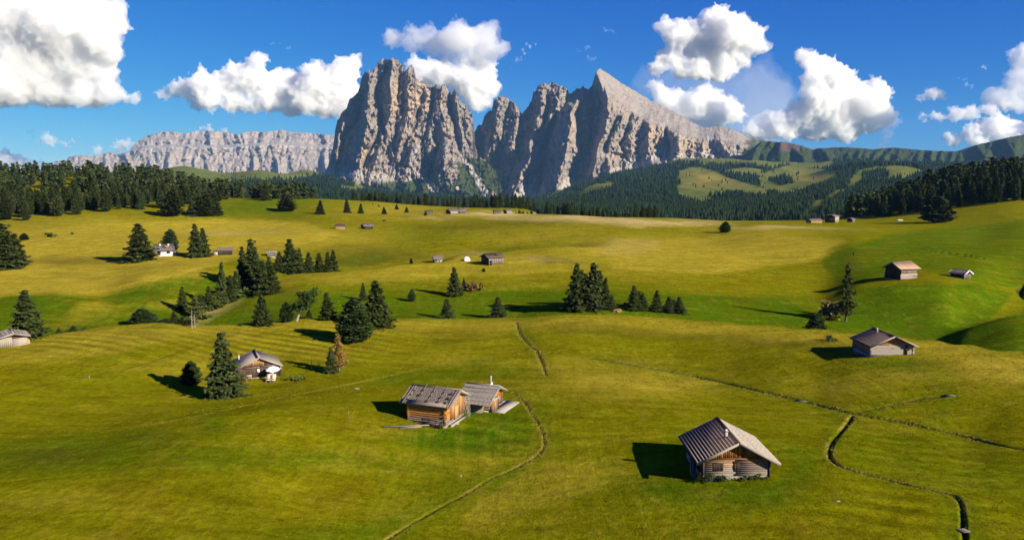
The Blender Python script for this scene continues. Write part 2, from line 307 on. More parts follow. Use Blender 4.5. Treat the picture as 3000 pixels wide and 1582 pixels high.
SOIL = [(1080,735,110,16,.42),(1180,750,60,10,.4),(800,735,100,18,.38),(200,765,150,12,.5),(380,745,60,8,.3),(1350,665,160,8,.4),(640,1000,60,20,.15),(150,1340,120,26,.3),(430,1280,90,20,.22),(2680,1075,90,18,.25),(1500,655,200,8,.35),(1620,765,30,4,.6),(900,640,60,6,.2)]
def blobs(px, py, L):
    r = np.zeros(px.shape)
    for x, y, rx, ry, a in L: r = np.maximum(r, a * np.exp(-((px - x) / rx) ** 2 - ((py - y) / ry) ** 2) * 1.15)
    return np.clip(r, 0, 1)
PARCELS = [  # parcels and banks of different sward: channel (d dry, f fresh, s soil, w straw, m mown), amount, outline in the photograph
 ('f',.95,[(-60,880),(60,868),(167,860),(235,868),(292,878),(240,905),(180,960),(120,995),(-60,1005)]), ('f',.95,[(300,880),(388,842),(505,812),(582,808),(690,800),(740,815),(720,840),(650,885),(600,925),(540,965),(430,955),(395,905)]),
 ('d',.55,[(235,880),(300,880),(345,905),(270,955),(190,985),(165,962)]), ('d',.45,[(440,885),(560,880),(590,900),(520,915),(450,905)]),
 ('d',.85,[(-60,690),(300,652),(650,640),(900,652),(1010,690),(860,730),(700,762),(560,802),(400,837),(290,870),(170,856),(-60,872)]), ('s',.42,[(-60,792),(150,768),(330,772),(390,758),(300,754),(160,750),(-60,772)]),
 ('s',.42,[(880,735),(1000,712),(1100,720),(1200,735),(1290,750),(1180,766),(1050,778),(950,765)]), ('f',.6,[(1010,755),(1080,735),(1170,752),(1110,775),(1000,792),(880,802),(830,790)]),
 ('d',.55,[(880,812),(1100,785),(1300,765),(1480,748),(1700,712),(1800,738),(1750,790),(1600,802),(1400,806),(1200,818),(1000,838)]), ('f',.95,[(860,885),(1100,862),(1400,852),(1700,852),(2000,862),(2300,872),(2420,945),(2200,952),(2000,936),(1700,918),(1400,938),(1100,936),(940,940)]),
 ('w',.9,[(1400,631),(1560,636),(1720,633),(1850,644),(2140,650),(2140,656),(1850,662),(1700,648),(1580,645),(1430,640)]), ('w',.2,[(1745,716),(1800,698),(1920,695),(1930,730),(1850,750),(1760,746)]), ('s',.35,[(1540,752),(1620,751),(1690,764),(1700,773),(1600,769)]),
 ('f',.8,[(2400,760),(2500,722),(2600,688),(2700,676),(3060,640),(3060,840),(2900,842),(2700,790),(2450,832)]), ('d',.75,[(1900,702),(2200,682),(2480,700),(2400,762),(2100,802),(1800,792),(1750,752)]), ('f',1.0,[(2470,855),(2620,832),(2870,828),(2960,860),(2900,932),(2800,995),(2600,995),(2440,965)]),
 ('f',1.0,[(2780,1000),(2900,932),(3060,895),(3060,1040),(2850,1014)]), ('f',.6,[(-60,1295),(250,1270),(480,1260),(700,1300),(1000,1330),(1300,1342),(1200,1382),(900,1372),(500,1385),(-60,1405)]), ('f',.95,[(1170,1250),(1330,1242),(1420,1205),(1520,1200),(1560,1250),(1520,1330),(1300,1335),(1150,1295)]),
 ('f',.85,[(1830,1405),(2020,1382),(2270,1402),(2380,1300),(2430,1350),(2410,1425),(2300,1490),(2050,1478),(1880,1458)]), ('f',.45,[(2440,1345),(2505,1240),(3060,1335),(3060,1520),(2830,1450),(2600,1402)]), ('f',.65,[(1060,1112),(1440,1046),(1600,1106),(1380,1122),(1200,1142)]),
 ('d',.65,[(1640,1062),(1900,1085),(2120,1122),(2020,1155),(1750,1155),(1620,1122)]), ('d',.85,[(2770,1040),(3060,1050),(3060,1140),(2880,1124),(2780,1085)]), ('m',.25,[(2440,1345),(2505,1240),(3060,1335),(3060,1600),(2830,1600),(2815,1450)]), ('m',.8,[(600,1010),(1000,950),(1080,1010),(700,1060)]), ('m',1.0,[(1230,760),(1500,700),(1750,680),(1800,700),(1500,735)]),('m',.9,[(-60,690),(330,650),(420,700),(330,740),(-60,730)]),
 ('s',.30,[(1590,952),(1700,940),(1850,955),(2000,975),(2200,985),(2400,1000),(2560,1030),(2500,1042),(2200,1012),(1900,992),(1650,978)]), ('s',.25,[(300,985),(400,968),(490,972),(520,990),(420,1008),(330,1008)]), ('s',.2,[(1230,985),(1350,960),(1480,965),(1500,990),(1300,1010)]), ('s',.22,[(2580,1090),(2740,1070),(2780,1090),(2680,1112)]), ('w',.55,[(590,940),(618,905),(680,880),(722,850),(748,842),(738,860),(692,892),(642,922),(608,946)]), ('f',.75,[(660,600),(760,583),(830,585),(880,610),(840,640),(700,632),(640,625)]), ('f',.5,[(1400,640),(1540,648),(1560,640),(1450,628)]), ('d',.5,[(-60,1030),(250,985),(480,965),(560,985),(330,1040),(-60,1075)]), ('f',.5,[(2620,1060),(2760,1090),(2800,1180),(2760,1200),(2680,1110),(2560,1065)]),
 ('f',.55,[(900,1590),(1250,1440),(1480,1385),(1500,1400),(1300,1500),(1150,1600)]), ('d',.35,[(1560,1360),(1850,1330),(1840,1400),(1600,1480),(1350,1560),(1400,1480)]), ('s',.22,[(40,1320),(330,1290),(420,1320),(200,1370),(60,1365)])]
def parcel_mask(px, py, P, rag):
    m = np.zeros(px.shape); lo = np.min(P, 0) - 60; hi = np.max(P, 0) + 60; i = np.where((px > lo[0]) & (px < hi[0]) & (py > lo[1]) & (py < hi[1]))[0]; k = 7 if rag < 10 else 13; r_ = np.random.RandomState(int(P[0][0]) + 999)
    for j in range(k): m[i] += inpoly0(px[i] + r_.normal(0, rag * 1.6), py[i] + r_.normal(0, rag * .55), P) / k
    return m
def inpoly0(x, y, P):
    r = np.zeros(x.shape, bool); j = len(P) - 1
    for i in range(len(P)):
        (xi, yi), (xj, yj) = P[i], P[j]; c = ((yi > y) != (yj > y)) & (x < (xj - xi) * (y - yi) / (yj - yi + 1e-9) + xi); r ^= c; j = i
    return r
def build_meadow():
    py = np.concatenate([np.linspace(2600, 1660, 24), np.linspace(1655, 900, 290)]); D1 = 30.0 / np.tan(np.arctan((py - CY) / F) + TH)
    D2 = np.exp(np.linspace(math.log(D1[-1] * 1.004), math.log(1380), 200)); Ds = np.concatenate([D1, D2])
    bs = np.concatenate([np.linspace(-.98, -.70, 16, endpoint=False), np.linspace(-.70, .70, 640), np.linspace(.70, .98, 17)[1:]])
    Y, B = np.meshgrid(Ds, bs, indexing='ij'); X = B * Y; sh = X.shape; X = X.ravel(); Y = Y.ravel(); Z = ground(X, Y)
    PX, PY = proj(X, Y, Z)
    wx = 26 * fbm(X / 30., Y / 60., 3, 5.); wy = 9 * fbm(X / 34., Y / 70., 3, 6.)
    qx, qy = PX + wx, PY + wy
    dry, fresh, straw, mow, soil = [blobs(qx, qy, L) for L in (DRY, FRESH, STRAW, MOW, SOIL)]
    fresh = np.clip(fresh * .9, 0, 1); dry = dry * (1 - .6 * fresh); ex, ey = PX + 14 * fbm(X / 11., Y / 17., 4, 25.), PY + 4 * fbm(X / 9., Y / 15., 4, 26.)
    for ch, am, P in PARCELS:
        yc = np.mean([q[1] for q in P]); mk = am * parcel_mask(ex, ey, P, 7. if yc < 1030 else 24.)
        if ch == 'f': fresh = np.maximum(fresh, mk); dry = dry * (1 - .85 * mk)
        elif ch == 'd': dry = np.maximum(dry, mk); fresh = fresh * (1 - .8 * mk)
        elif ch == 's': soil = np.maximum(soil, mk)
        elif ch == 'w': straw = np.maximum(straw, mk)
        else: mow = np.maximum(mow, mk)
    # moist hollows behind the crests and drier, longer grass along them
    for px_, dc, wd in (([-500,0,150,300,450,600,750,900,1050,1200,1350,1500,1650,1800,1950,2100,2250,2400,2520,2640,2760,2850,3000,3500],[155,162,172,180,183,186,190,195,197,198,198,198,196,195,191,185,178,171,166,160,154,148,140,125],1.0),([600,750,900,1050,1200,1350,1500,1650,1800],[318,306,292,302,314,345,365,375,400],.7)):
        c = np.interp((X / Y) * F * .995 + CX, px_, dc) * (1 + .015 * fbm(X / 22., Y / 40., 2, 15.)); q = Y - c; on = 1.0 if wd == 1.0 else smooth(560, 800, PX) * (1 - smooth(1550, 1800, PX))
        hol = smooth(0, 6, q) * (1 - smooth(38, 95, q)); top = np.exp(-((q + 7) / 9.) ** 2)
        fresh = np.maximum(fresh * (1 - .5 * top * on), .95 * wd * on * hol); dry = np.maximum(dry * (1 - .85 * hol * on), .55 * wd * top * on)
    rank = np.zeros(X.shape); carve = np.zeros(X.shape)
    for pts, hw, dp, rk in DITCHES:
        P = line_px(pts); d, s = seg_dist(X, Y, P); near = np.where(d < 6)[0]
        if len(near) == 0: continue
        dd = d[near] + .09 * fbm(X[near] / 1.3, Y[near] / 1.3, 3, 8.) ; depth = dp * (.95 + .35 * fbm(X[near] / 7., Y[near] / 7., 2, 9.))
        w = hw * (1 + .3 * fbm(X[near] / 5., Y[near] / 5., 2, 3.)) * np.clip(Y[near] / 110., .75, 1.35)
        carve[near] += -depth * (1 - smooth(w * .35, w * 1.25, dd))
        soil[near] = np.maximum(soil[near], .9 * (1 - smooth(w * .4, w * 1.15, dd)))
        if rk: rank[near] = np.maximum(rank[near], .85 * np.exp(-((dd - w * 1.5) / (rk * .6)) ** 2) * smooth(-.3, .3, fbm(X[near] / 6., Y[near] / 6., 2, 11.)+.25))
        fresh[near] = np.maximum(fresh[near], .6 * (1 - smooth(0, 3.5, dd)))
    for pts, hw, s_ in TRACKS:
        P = line_px(pts); d, s = seg_dist(X, Y, P); near = np.where(d < 5)[0]; w = hw * np.clip(Y[near] / 120., .8, 5)
        g = (1 - smooth(w * .4, w * 1.6, d[near])) * (.6 + .5 * fbm(X[near] / 8., Y[near] / 8., 2, 4.))
        carve[near] -= .12 * g
        if s_ > 0: rank[near] = np.maximum(rank[near], s_ * g)
        else: soil[near] = np.maximum(soil[near], -s_ * .5 * g)
    Z = Z + carve
    me = mesh_from('meadow', np.stack([X, Y, Z], 1), grid_faces(*sh), [M['meadow']], True,
                   {'tint': np.stack([dry, fresh, soil], 1), 'tint2': np.stack([mow, straw, rank], 1)})
    link('ground', me, kind='structure', label='rolling alpine meadow of short yellow-green grass')
build_meadow()
print('meadow', time.time() - T0)
# ------------------------------------------------------------------ rock walls of the massifs
def interp_pts(pts, x): p = np.array(pts, float); return np.interp(x, p[:, 0], p[:, 1])
def tents(PX, PY, feats):
    r = np.zeros(PX.shape)
    for f in feats:
        wl, wr, p = f[0]; q = np.array([(*a, 1.0)[:3] for a in f[1:]], float); c = np.interp(PY, q[:, 1], q[:, 0]); y0, y1 = q[0, 1], q[-1, 1]
        fade = smooth(y0 - 14, y0 + 26, PY) * (1 - smooth(y1 - 5, y1 + 45, PY)); sp = q[:, 2] if q.shape[1] > 2 else np.ones(len(q)); k = np.interp(PY, q[:, 1], sp)
        d = PX - c; t = np.where(d < 0, 1 + d / (wl * k), 1 - d / (wr * k)); r = np.maximum(r, p * np.clip(t, 0, 1) ** .85 * fade)
    return r
def facets(px, py, sx, sy, seed, tilt):
    """angular broken faces: every cell has its own depth and lean"""
    u, v = px / sx, py / sy; iu, iv = np.floor(u), np.floor(v); best = np.full(u.shape, 1e9); out = np.zeros(u.shape)
    for di in (-1, 0, 1):
        for dj in (-1, 0, 1):
            a, b = iu + di, iv + dj; cx = a + .5 + .48 * _hash(a, b, np.full(a.shape, seed)); cy = b + .5 + .48 * _hash(a, b, np.full(a.shape, seed + 7)); d = (u - cx) ** 2 + (v - cy) ** 2; w = d < best
            val = _hash(a, b, np.full(a.shape, seed + 13)) + tilt * ((u - cx) * _hash(a, b, np.full(a.shape, seed + 19)) + (v - cy) * _hash(a, b, np.full(a.shape, seed + 23)))
            out = np.where(w, val, out); best = np.where(w, d, best)
    return out
def wall(name, label, mat, D0, skyline, base, lean, feats, nx, nt, jag, rough, tint, extra=None, gullies=(), flare=0.0, x0=None, x1=None, seed=0, mpp=None, thick=900):
    x0 = skyline[0][0] if x0 is None else x0; x1 = skyline[-1][0] if x1 is None else x1
    px = np.linspace(x0, x1, nx); m = D0 / F
    top = interp_pts(skyline, px); bot = interp_pts(base, px)
    jag = jag * (np.where(px > 1770, .22, 1.0) if gullies is not None and len(gullies) == 9 else np.ones(nx)) if extra is not None else jag
    jg = jag * (ridged(px / 14., px * 0 + seed, 3, seed) - .45) * 1.5 + jag * 1.3 * (np.clip(ridged(px / 8., px * 0 + seed + 3, 2, seed + 1) - .55, 0, 1) ** 1.2 * 3 - .35) + jag * .8 * noise(px / 5.3, px * 0 + seed + .5); top = np.minimum(top - jg, bot - 2)
    t = np.linspace(0, 1, nt) ** .9; PX = np.repeat(px[None], nt, 0); PY = bot[None] * (1 - t[:, None]) + top[None] * t[:, None]; Tt = np.repeat(t[:, None], nx, 1)
    wx = PX + 13 * fbm(PX / 46., PY / 70., 4, seed + 1); wy = PY + 16 * fbm(PX / 50., PY / 60., 4, seed + 2)
    rel = tents(wx, wy, feats) - (tents(wx, wy, gullies) if gullies else 0.0)
    a1, a2, a3 = rough
    sl = .42 * (wy - 350); rr = .62 * a1 * ridged((wx + sl) / 30., wy / 80., 5, seed + 3, .55) + .62 * a1 * ridged((wx - sl) / 36., wy / 74., 5, seed + 8, .55) + a2 * (.6 * ridged((wx - .6 * sl) / 11., wy / 24., 4, seed + 4, .62) + .6 * ridged((wx + .9 * sl) / 9., wy / 19., 4, seed + 9, .62)) + a3 * fbm(PX / 3.3, PY / 5.5, 3, seed + 5)
    fx, fy = PX + 7 * fbm(PX / 15., PY / 15., 3, seed + 21) + .3 * (PY - 350), PY + 7 * fbm(PX / 15., PY / 15., 3, seed + 22); rr = rr + .34 * a1 * facets(fx, fy, 27., 38., seed + 30, 1.5) + .30 * a2 * facets(fx, fy, 11., 15., seed + 31, 1.6)
    ledge = .85 * a2 * np.abs(((wy / 21. + 1.2 * fbm(PX / 60., PY / 60., 2, seed + 6)) % 1) - .5)
    D = D0 + lean * Tt ** 1.15 - rel - (rr + ledge) * (1 if extra is None else extra(PX, PY)[1])
    if extra is not None: D = D + extra(PX, PY)[0]
    D = D - flare * (1 - smooth(0, .26, Tt + .10 * fbm(PX / 30., PY / 40., 3, seed + 12))) * (.7 + .6 * ridged(PX / 42., PX * 0 + seed, 2, seed + 13))
    X, Y, Z = at(PX, PY, D)
    # back side: down again behind the crest
    nb = 14; s = np.linspace(0, 1, nb + 1)[1:, None]; Xb = X[-1][None] + 0 * s; Yb = Y[-1][None] + thick * s ** .8 + 30 * s; Zb = Z[-1][None] * (1 - s) + (-150) * s
    Xb = Xb * (Yb / Y[-1][None])
    Xa = np.concatenate([X, Xb]); Ya = np.concatenate([Y, Yb]); Za = np.concatenate([Z, Zb])
    # slope and steepness of the sheet for the rock / scree / turf split
    n = nt
    dzdt = np.gradient(Z, axis=0); dydt = np.gradient(Y, axis=0); flat = np.clip(dydt / (np.abs(dzdt) + 1e-3), -2, 4)
    ti = tint(PX, PY, Tt, flat, rr); ti = np.concatenate([ti, np.repeat(ti[-1:], nb, 0)])
    me = mesh_from(name, np.stack([Xa.ravel(), Ya.ravel(), Za.ravel()], 1), grid_faces(nt + nb, nx), [M[mat]], False, {'tint': ti.reshape(-1, 3)})
    me.polygons.foreach_set('use_smooth', np.ones(len(me.polygons), bool))
    return link(name, me, kind='structure', label=label)
def lines_mask(px, py, lines):
    r = np.zeros(px.shape)
    for w0, w1, pts in lines:
        q = np.array(pts, float); c = np.interp(py, q[:, 1], q[:, 0]); w = np.interp(py, [q[0, 1], q[-1, 1]], [w0, w1])
        r = np.maximum(r, np.clip(1.4 - np.abs(px - c) / w, 0, 1) * smooth(q[0, 1] - 3, q[0, 1] + 3, py) * (1 - smooth(q[-1, 1] - 3, q[-1, 1] + 3, py)))
    return r
# --- the tall massif
SKY1 = [(930,520),(950,507),(962,478),(974,440),(980,412),(982,385),(990,352),(1006,325),(1016,315),(1025,286),(1047,273),(1052,258),(1058,229),(1072,207),(1088,207),(1101,192),(1110,179),(1128,170),(1139,174),(1150,167),(1169,175),(1180,185),(1187,206),(1194,198),(1202,191),(1211,196),(1217,221),(1231,234),(1239,231),(1253,242),(1268,249),(1290,253),(1299,248),(1316,260),(1325,276),(1331,265),(1338,269),(1347,291),(1364,306),(1379,328),(1385,346),(1388,372),(1391,415),(1399,452),(1430,476),(1460,503),(1490,545),(1520,592),(1540,610)]
BASE1 = [(930,530),(1000,556),(1100,590),(1200,612),(1540,632)]
F1 = [((26,40,190),(1040,275,.7),(1012,335,1),(995,400,1.1),(985,470,1.2)),
      ((34,46,330),(1078,207,.7),(1082,270,.8),(1078,330,1),(1068,400,1.2),(1052,470,1.4),(1035,530,1.6)),
      ((30,30,260),(1148,165,.8),(1148,230,1),(1152,290,1.1),(1146,345,1.2),(1132,395,1.2),(1118,440,1)),
      ((16,26,130),(1120,178),(1108,240),(1104,300)),
      ((17,40,190),(1203,190,.8),(1200,250,1),(1192,320,1.3),(1182,400,1.5),(1165,460,1.5)),
      ((24,30,170),(1300,250,.8),(1292,300,1),(1290,350,1),(1300,400,1)),
      ((14,22,120),(1335,264),(1342,320),(1352,390),(1362,430)),
      ((18,22,90),(1250,240),(1244,300),(1236,370)),
      ((40,70,300),(1304,405,.3),(1306,440,.7),(1300,490,1),(1318,545,1.3)),
      ((40,60,240),(1125,395,.4),(1112,440,.8),(1098,500,1.2),(1090,540,1.3)),
      ((26,40,170),(1215,400,.5),(1205,450,1),(1190,520,1.4)),
      ((18,24,110),(1270,330),(1262,390),(1252,450)),((14,20,100),(1372,330),(1376,400))]
SC1 = [(5,16,[(1203,478),(1222,500),(1250,530),(1268,552),(1290,575)]),(5,16,[(1352,455),(1376,490),(1402,530),(1420,560),(1438,592)]),(3,6,[(1250,405),(1222,440),(1205,470)]),(5,10,[(1090,478),(1060,500),(1030,520)]),(5,3,[(1005,512),(1015,530)]),(8,14,[(1420,462),(1440,475)]),(3,8,[(1335,540),(1345,560)]),(6,4,[(1490,520),(1478,545)])]
def tint1(px, py, t, flat, rr):
    n = fbm(px / 22., py / 16., 4, 31.)
    veg = np.maximum(.95 * smooth(440, 500, py + 22 * n - .0 * px) * smooth(1215, 1250, px - .35 * (py - 470)), .95 * smooth(512, 548, py + 22 * n + 14 * smooth(1080, 1130, px)))
    veg = np.maximum(veg, .75 * smooth(.5, .9, t) * 0); veg = veg * (1 - .85 * np.exp(-((px - 1310) / 44) ** 2 - ((py - 505) / 46) ** 2)) * (1 - .7 * np.exp(-((px - 1120) / 60) ** 2 - ((py - 520) / 26) ** 2))
    sc_ = np.maximum(lines_mask(px + 6 * n, py, SC1), .8 * np.exp(-((py - 512 - .06 * (px - 1000) + 14 * n) / 11) ** 2) * smooth(1235, 1180, px)); veg = veg * (1 - sc_)
    warm = np.clip(1.2 * np.exp(-((px - 1205) / 60) ** 2 - ((py - 300) / 45) ** 2) + np.exp(-((px - 1010) / 26) ** 2 - ((py - 350) / 60) ** 2) + .9 * np.exp(-((px - 1148) / 22) ** 2 - ((py - 310) / 46) ** 2) + .5 * np.exp(-((px - 1060) / 30) ** 2 - ((py - 430) / 60) ** 2) + .42 * smooth(-.1, .5, fbm(px / 40., py / 50., 3, 40.)), 0, 1)
    return np.stack([veg, sc_, warm], -1)
G1 = [((12,9,190),(1072,260),(1062,300),(1042,345),(1012,395),(988,480)), ((10,8,170),(1130,190),(1112,250),(1104,285)), ((11,9,200),(1114,300),(1122,350),(1128,395)), ((8,7,120),(1178,210),(1172,250),(1168,290)), ((10,8,130),(1276,270),(1270,310),(1262,345)), ((8,6,110),(1318,270),(1322,320),(1330,370)),
      ((9,7,130),(1100,400),(1082,440),(1065,490)), ((10,8,140),(1282,440),(1272,480),(1262,520)), ((8,7,100),(1232,300),(1222,350),(1200,400),(1180,440)), ((7,6,90),(1160,330),(1166,380),(1160,430))]
wall('mountain', 'tall jagged grey rock massif with a broad craggy summit', 'rock', 7500., SKY1, BASE1, 520., F1, 480, 205, 6.0, (86., 58., 16.), tint1, seed=3, flare=420., gullies=G1)
# --- the towers and the slanted slab peak
SKY2 = [(1340,420),(1370,400),(1385,392),(1398,372),(1412,364),(1419,336),(1426,328),(1441,321),(1446,295),(1456,284),(1471,280),(1485,288),(1504,295),(1518,313),(1531,333),(1541,317),(1555,295),(1563,269),(1577,247),(1596,242),(1607,250),(1616,239),(1633,245),(1658,256),(1668,272),(1695,255),(1713,255),(1725,262),(1736,244),(1741,224),(1747,208),(1754,203),(1765,205),(1791,222),(1824,246),(1868,271),(1905,294),(1942,310),(1979,330),(2015,349),(2052,371),(2074,375),(2096,369),(2126,371),(2163,386),(2200,402),(2233,411),(2270,440),(2300,480)]
BASE2 = [(1340,600),(1700,600),(1760,560),(1850,525),(1950,495),(2100,492),(2300,500)]
F2 = [((22,26,160),(1471,278),(1458,330),(1446,390),(1428,460)),((18,24,130),(1504,295),(1512,350),(1505,410),(1495,440)),
      ((26,26,150),(1596,240,.8),(1590,300),(1580,360),(1565,410)),((22,24,160),(1640,246),(1634,300),(1615,345)),
      ((26,34,330),(1560,400,.4),(1552,440,.8),(1536,490,1),(1510,545,1.2),(1500,580,1.2)),
      ((64,40,560),(1692,290,.35),(1674,330,.6),(1664,400,.9),(1650,470,1.1),(1630,550,1.3)),
      ((15,18,120),(1712,255),(1710,310),(1705,350)),
      ((26,60,430),(1757,203,.6),(1772,270,.8),(1786,330,1),(1776,390,1.2),(1750,440,1.4),(1735,500,1.3)),
      ((22,34,200),(1736,400,.5),(1726,440,1),(1712,490,1.2)),
      ((34,36,300),(1826,315,.4),(1820,360,.8),(1800,410,1.1),(1778,460,1.3),(1790,500,1)),
      ((24,30,120),(1862,335,.6),(1856,390,1),(1846,440,1)),((26,36,150),(1905,345,.6),(1900,400,1),(1896,440,1)),
      ((20,26,90),(1934,355,.5),(1926,400,1),(1915,450,1)),((40,26,330),(1992,372,.6),(1988,410,1),(1982,468,1.1)),((20,22,80),(2022,388),(2014,440),(2006,470)),
      ((30,26,110),(2058,402),(2050,450),(2046,475)),((26,30,160),(2108,395,.5),(2122,430,1),(2150,465,1)),((40,50,170),(1915,440,.4),(1900,470,1),(1890,500,1.2))]
SC2 = [(6,54,[(1700,478),(1690,510),(1672,560),(1650,585)]),(10,40,[(1835,455),(1850,475),(1870,495)]),(10,16,[(2075,402),(2095,425),(2120,450),(2165,482)]),(10,16,[(1410,440),(1420,470)]),(10,36,[(1545,540),(1535,565),(1522,590)]),(5,22,[(1600,555),(1580,590)]),(10,14,[(1930,440),(1910,470),(1880,490)])]
EDGE2 = [(1740,203),(1757,235),(1768,272),(1800,292),(1830,312),(1868,345),(1905,366),(1950,378),(1990,394),(2050,413),(2100,412),(2160,425),(2300,490)]
def extra2(px, py):
    e = interp_pts(EDGE2, px) + 5 * fbm(px / 16., py / 30., 3, 71.); s = np.clip(e - py, 0, 400) * smooth(1745, 1760, px)
    cir = 420 * np.exp(-((px - 1398) / 24) ** 2) * smooth(360, 420, py)            # cirque behind the notch
    rec = 260 * np.exp(-((px - 1455) / 46) ** 2 - ((py - 490) / 60) ** 2)
    return 9.0 * s + cir + rec, np.where(s > 3, .16, 1.0)
def tint2_(px, py, t, flat, rr):
    n = fbm(px / 22., py / 16., 4, 33.); e = interp_pts(EDGE2, px); slab = smooth(0, 6, e - py) * smooth(1745, 1760, px)
    sc_ = np.maximum(lines_mask(px + 6 * n, py, SC2), .0); bb = interp_pts([(1340,600),(1480,575),(1560,585),(1640,575),(1740,540),(1850,497),(1960,468),(2040,462),(2110,465),(2300,470)], px)
    sc_ = np.maximum(sc_, .85 * np.exp(-((py - bb + 10 + 18 * n) / 13) ** 2) * smooth(-.35, .2, fbm(px / 45., py / 60., 2, 37.))); veg = .9 * smooth(-10, 18, py - bb + 16 * n) * (1 - sc_); veg = np.maximum(veg, .85 * smooth(2120, 2230, px + .5 * (py - 420) + 40 * n)); veg = np.maximum(veg, .35 * slab * smooth(1850, 2050, px) * smooth(-.2, .4, n))
    warm = np.clip(1.1 * np.exp(-((px - 1935) / 34) ** 2 - ((py - 400) / 40) ** 2) + .9 * np.exp(-((px - 2030) / 70) ** 2 - ((py - 430) / 28) ** 2) + .5 * np.exp(-((px - 1690) / 20) ** 2 - ((py - 380) / 60) ** 2) + .35 * smooth(-.1, .5, fbm(px / 40., py / 50., 3, 44.)) - .6 * slab, 0, 1)
    return np.stack([veg * (1 - .3 * slab), np.maximum(sc_, .42 * slab), warm], -1)
G2 = [((14,10,260),(1630,330),(1612,400),(1592,470),(1575,540)), ((10,8,220),(1742,230),(1736,300),(1728,370),(1722,430)), ((14,10,220),(1952,360),(1960,400),(1964,450)), ((10,8,170),(1808,335),(1796,380),(1778,430)), ((9,7,120),(1850,350),(1838,390),(1822,430)),
      ((9,7,150),(1530,335),(1524,380),(1520,430)), ((10,8,170),(1608,255),(1606,300),(1598,350)), ((8,6,110),(1490,300),(1482,350),(1470,400)),  ((12,10,200),(1700,300),(1692,350),(1690,400))]
wall('mountain', 'row of rock towers ending in a smooth slanted slab peak', 'rock', 7900., SKY2, BASE2, 520., F2, 610, 205, 5.0, (82., 55., 16.), tint2_, extra=extra2, seed=7, flare=380., gullies=G2)
# --- the distant pale plateau
SKY3 = [(150,475),(196,470),(201,459),(233,455),(272,457),(303,451),(322,446),(349,451),(380,443),(388,428),(405,412),(427,400),(466,387),(512,384),(543,392),(575,385),(629,383),(660,387),(695,393),(738,384),(769,388),(827,380),(854,387),(893,389),(943,393),(990,396),(1100,400)]
TERR3 = [(150,463),(380,446),(420,437),(550,432),(640,434),(700,431),(800,424),(880,430),(980,437),(1100,440)]
_r = random.Random(5)
F3 = [((_r.uniform(8, 16), _r.uniform(9, 22), _r.uniform(20, 60) + (170 if _r.random() < .2 else 0)), (x + _r.uniform(-14, 14), 440 + _r.uniform(-4, 30)), (x + _r.uniform(-22, 22), 540)) for x in range(205, 1000, 19)] + \
     [((_r.uniform(8, 14), _r.uniform(8, 20), _r.uniform(20, 60) + (120 if _r.random() < .2 else 0)), (x + _r.uniform(-12, 12), 380), (x + _r.uniform(-10, 10), 425)) for x in range(392, 1000, 19)]
def extra3(px, py):
    e = interp_pts(TERR3, px) + 3.5 * fbm(px / 18., py / 40., 3, 75.); return 900 * smooth(0, 9, e - py) + 120 * smooth(410, 404, py), 1.0
def tint3(px, py, t, flat, rr):
    e = interp_pts(TERR3, px) + 3.5 * fbm(px / 18., py / 40., 3, 75.); d = e - py; s = smooth(-5, -1, d) * (1 - smooth(6, 10, d)) * smooth(395, 440, px)
    s = np.maximum(s, np.clip(1 - np.abs(px - 450) / (4 + .9 * np.clip(463 - py, 0, 40)), 0, 1) * smooth(463, 458, py) * smooth(430, 437, py))
    return np.stack([0 * px, s, .5 * smooth(-.1, .5, fbm(px / 50., py / 40., 3, 46.))], -1)
wall('mountain', 'distant long pale plateau mountain with a light scree terrace', 'pale', 14000., SKY3, [(150,560),(1100,560)], 900., F3, 400, 112, 1.2, (90., 50., 16.), tint3, extra=extra3, seed=11, thick=2500)
# --- green ridge
SKY4 = [(2110,510),(2150,478),(2190,444),(2233,412),(2300,417),(2340,424),(2383,438),(2400,434),(2480,431),(2560,438),(2600,433),(2640,434),(2700,440),(2800,444),(2850,428),(2900,415),(2960,402),(3000,394),(3100,380),(3250,372),(3500,390)]
F4 = [((26,22,330),(2240,412,.5),(2215,440,.9),(2190,500,1.3)),((22,30,420),(2330,424,.5),(2350,455,1),(2372,520,1.5)),((24,30,380),(2290,418,.5),(2285,450,1),(2276,520,1.3)),((24,34,420),(2400,436,.5),(2425,460,1),(2470,520,1.6)),((20,34,420),(2860,425,.6),(2880,460,1),(2900,520,1.4)),((30,40,420),(2950,405,.6),(2975,450,1),(3000,520,1.4))] + \
     [((_r.uniform(12, 18), _r.uniform(14, 26), _r.uniform(170, 300)), (x, 436, .4), (x + _r.uniform(-14, 4), 456, .9), (x + _r.uniform(-28, 4), 520, 1.2)) for x in list(range(2490, 2830, 30)) + list(range(3030, 3500, 45))]
def tint4(px, py, t, flat, rr):
    n = fbm(px / 20., py / 14., 4, 35.); crag = np.clip(1.2 * np.exp(-((px - 2310) / 48) ** 2 - ((py - 432) / 15) ** 2) + .9 * np.exp(-((px - 2185) / 30) ** 2 - ((py - 425) / 26) ** 2) + .5 * smooth(.94, .99, t), 0, 1)
    sc_ = .8 * np.exp(-((px - 2385) / 30) ** 2 - ((py - 465) / 12) ** 2) * smooth(0, .35, n)
    return np.stack([np.clip(1 - crag * .9, 0, 1), sc_, np.clip(crag, 0, 1)], -1)
wall('mountain', 'long green grass ridge with reddish crags and shadowed spurs', 'ridge', 6300., SKY4, [(2110,525),(3500,530)], 1500., F4, 400, 84, .9, (150., 60., 9.), tint4, seed=13, thick=1500)
print('mountains', time.time() - T0)
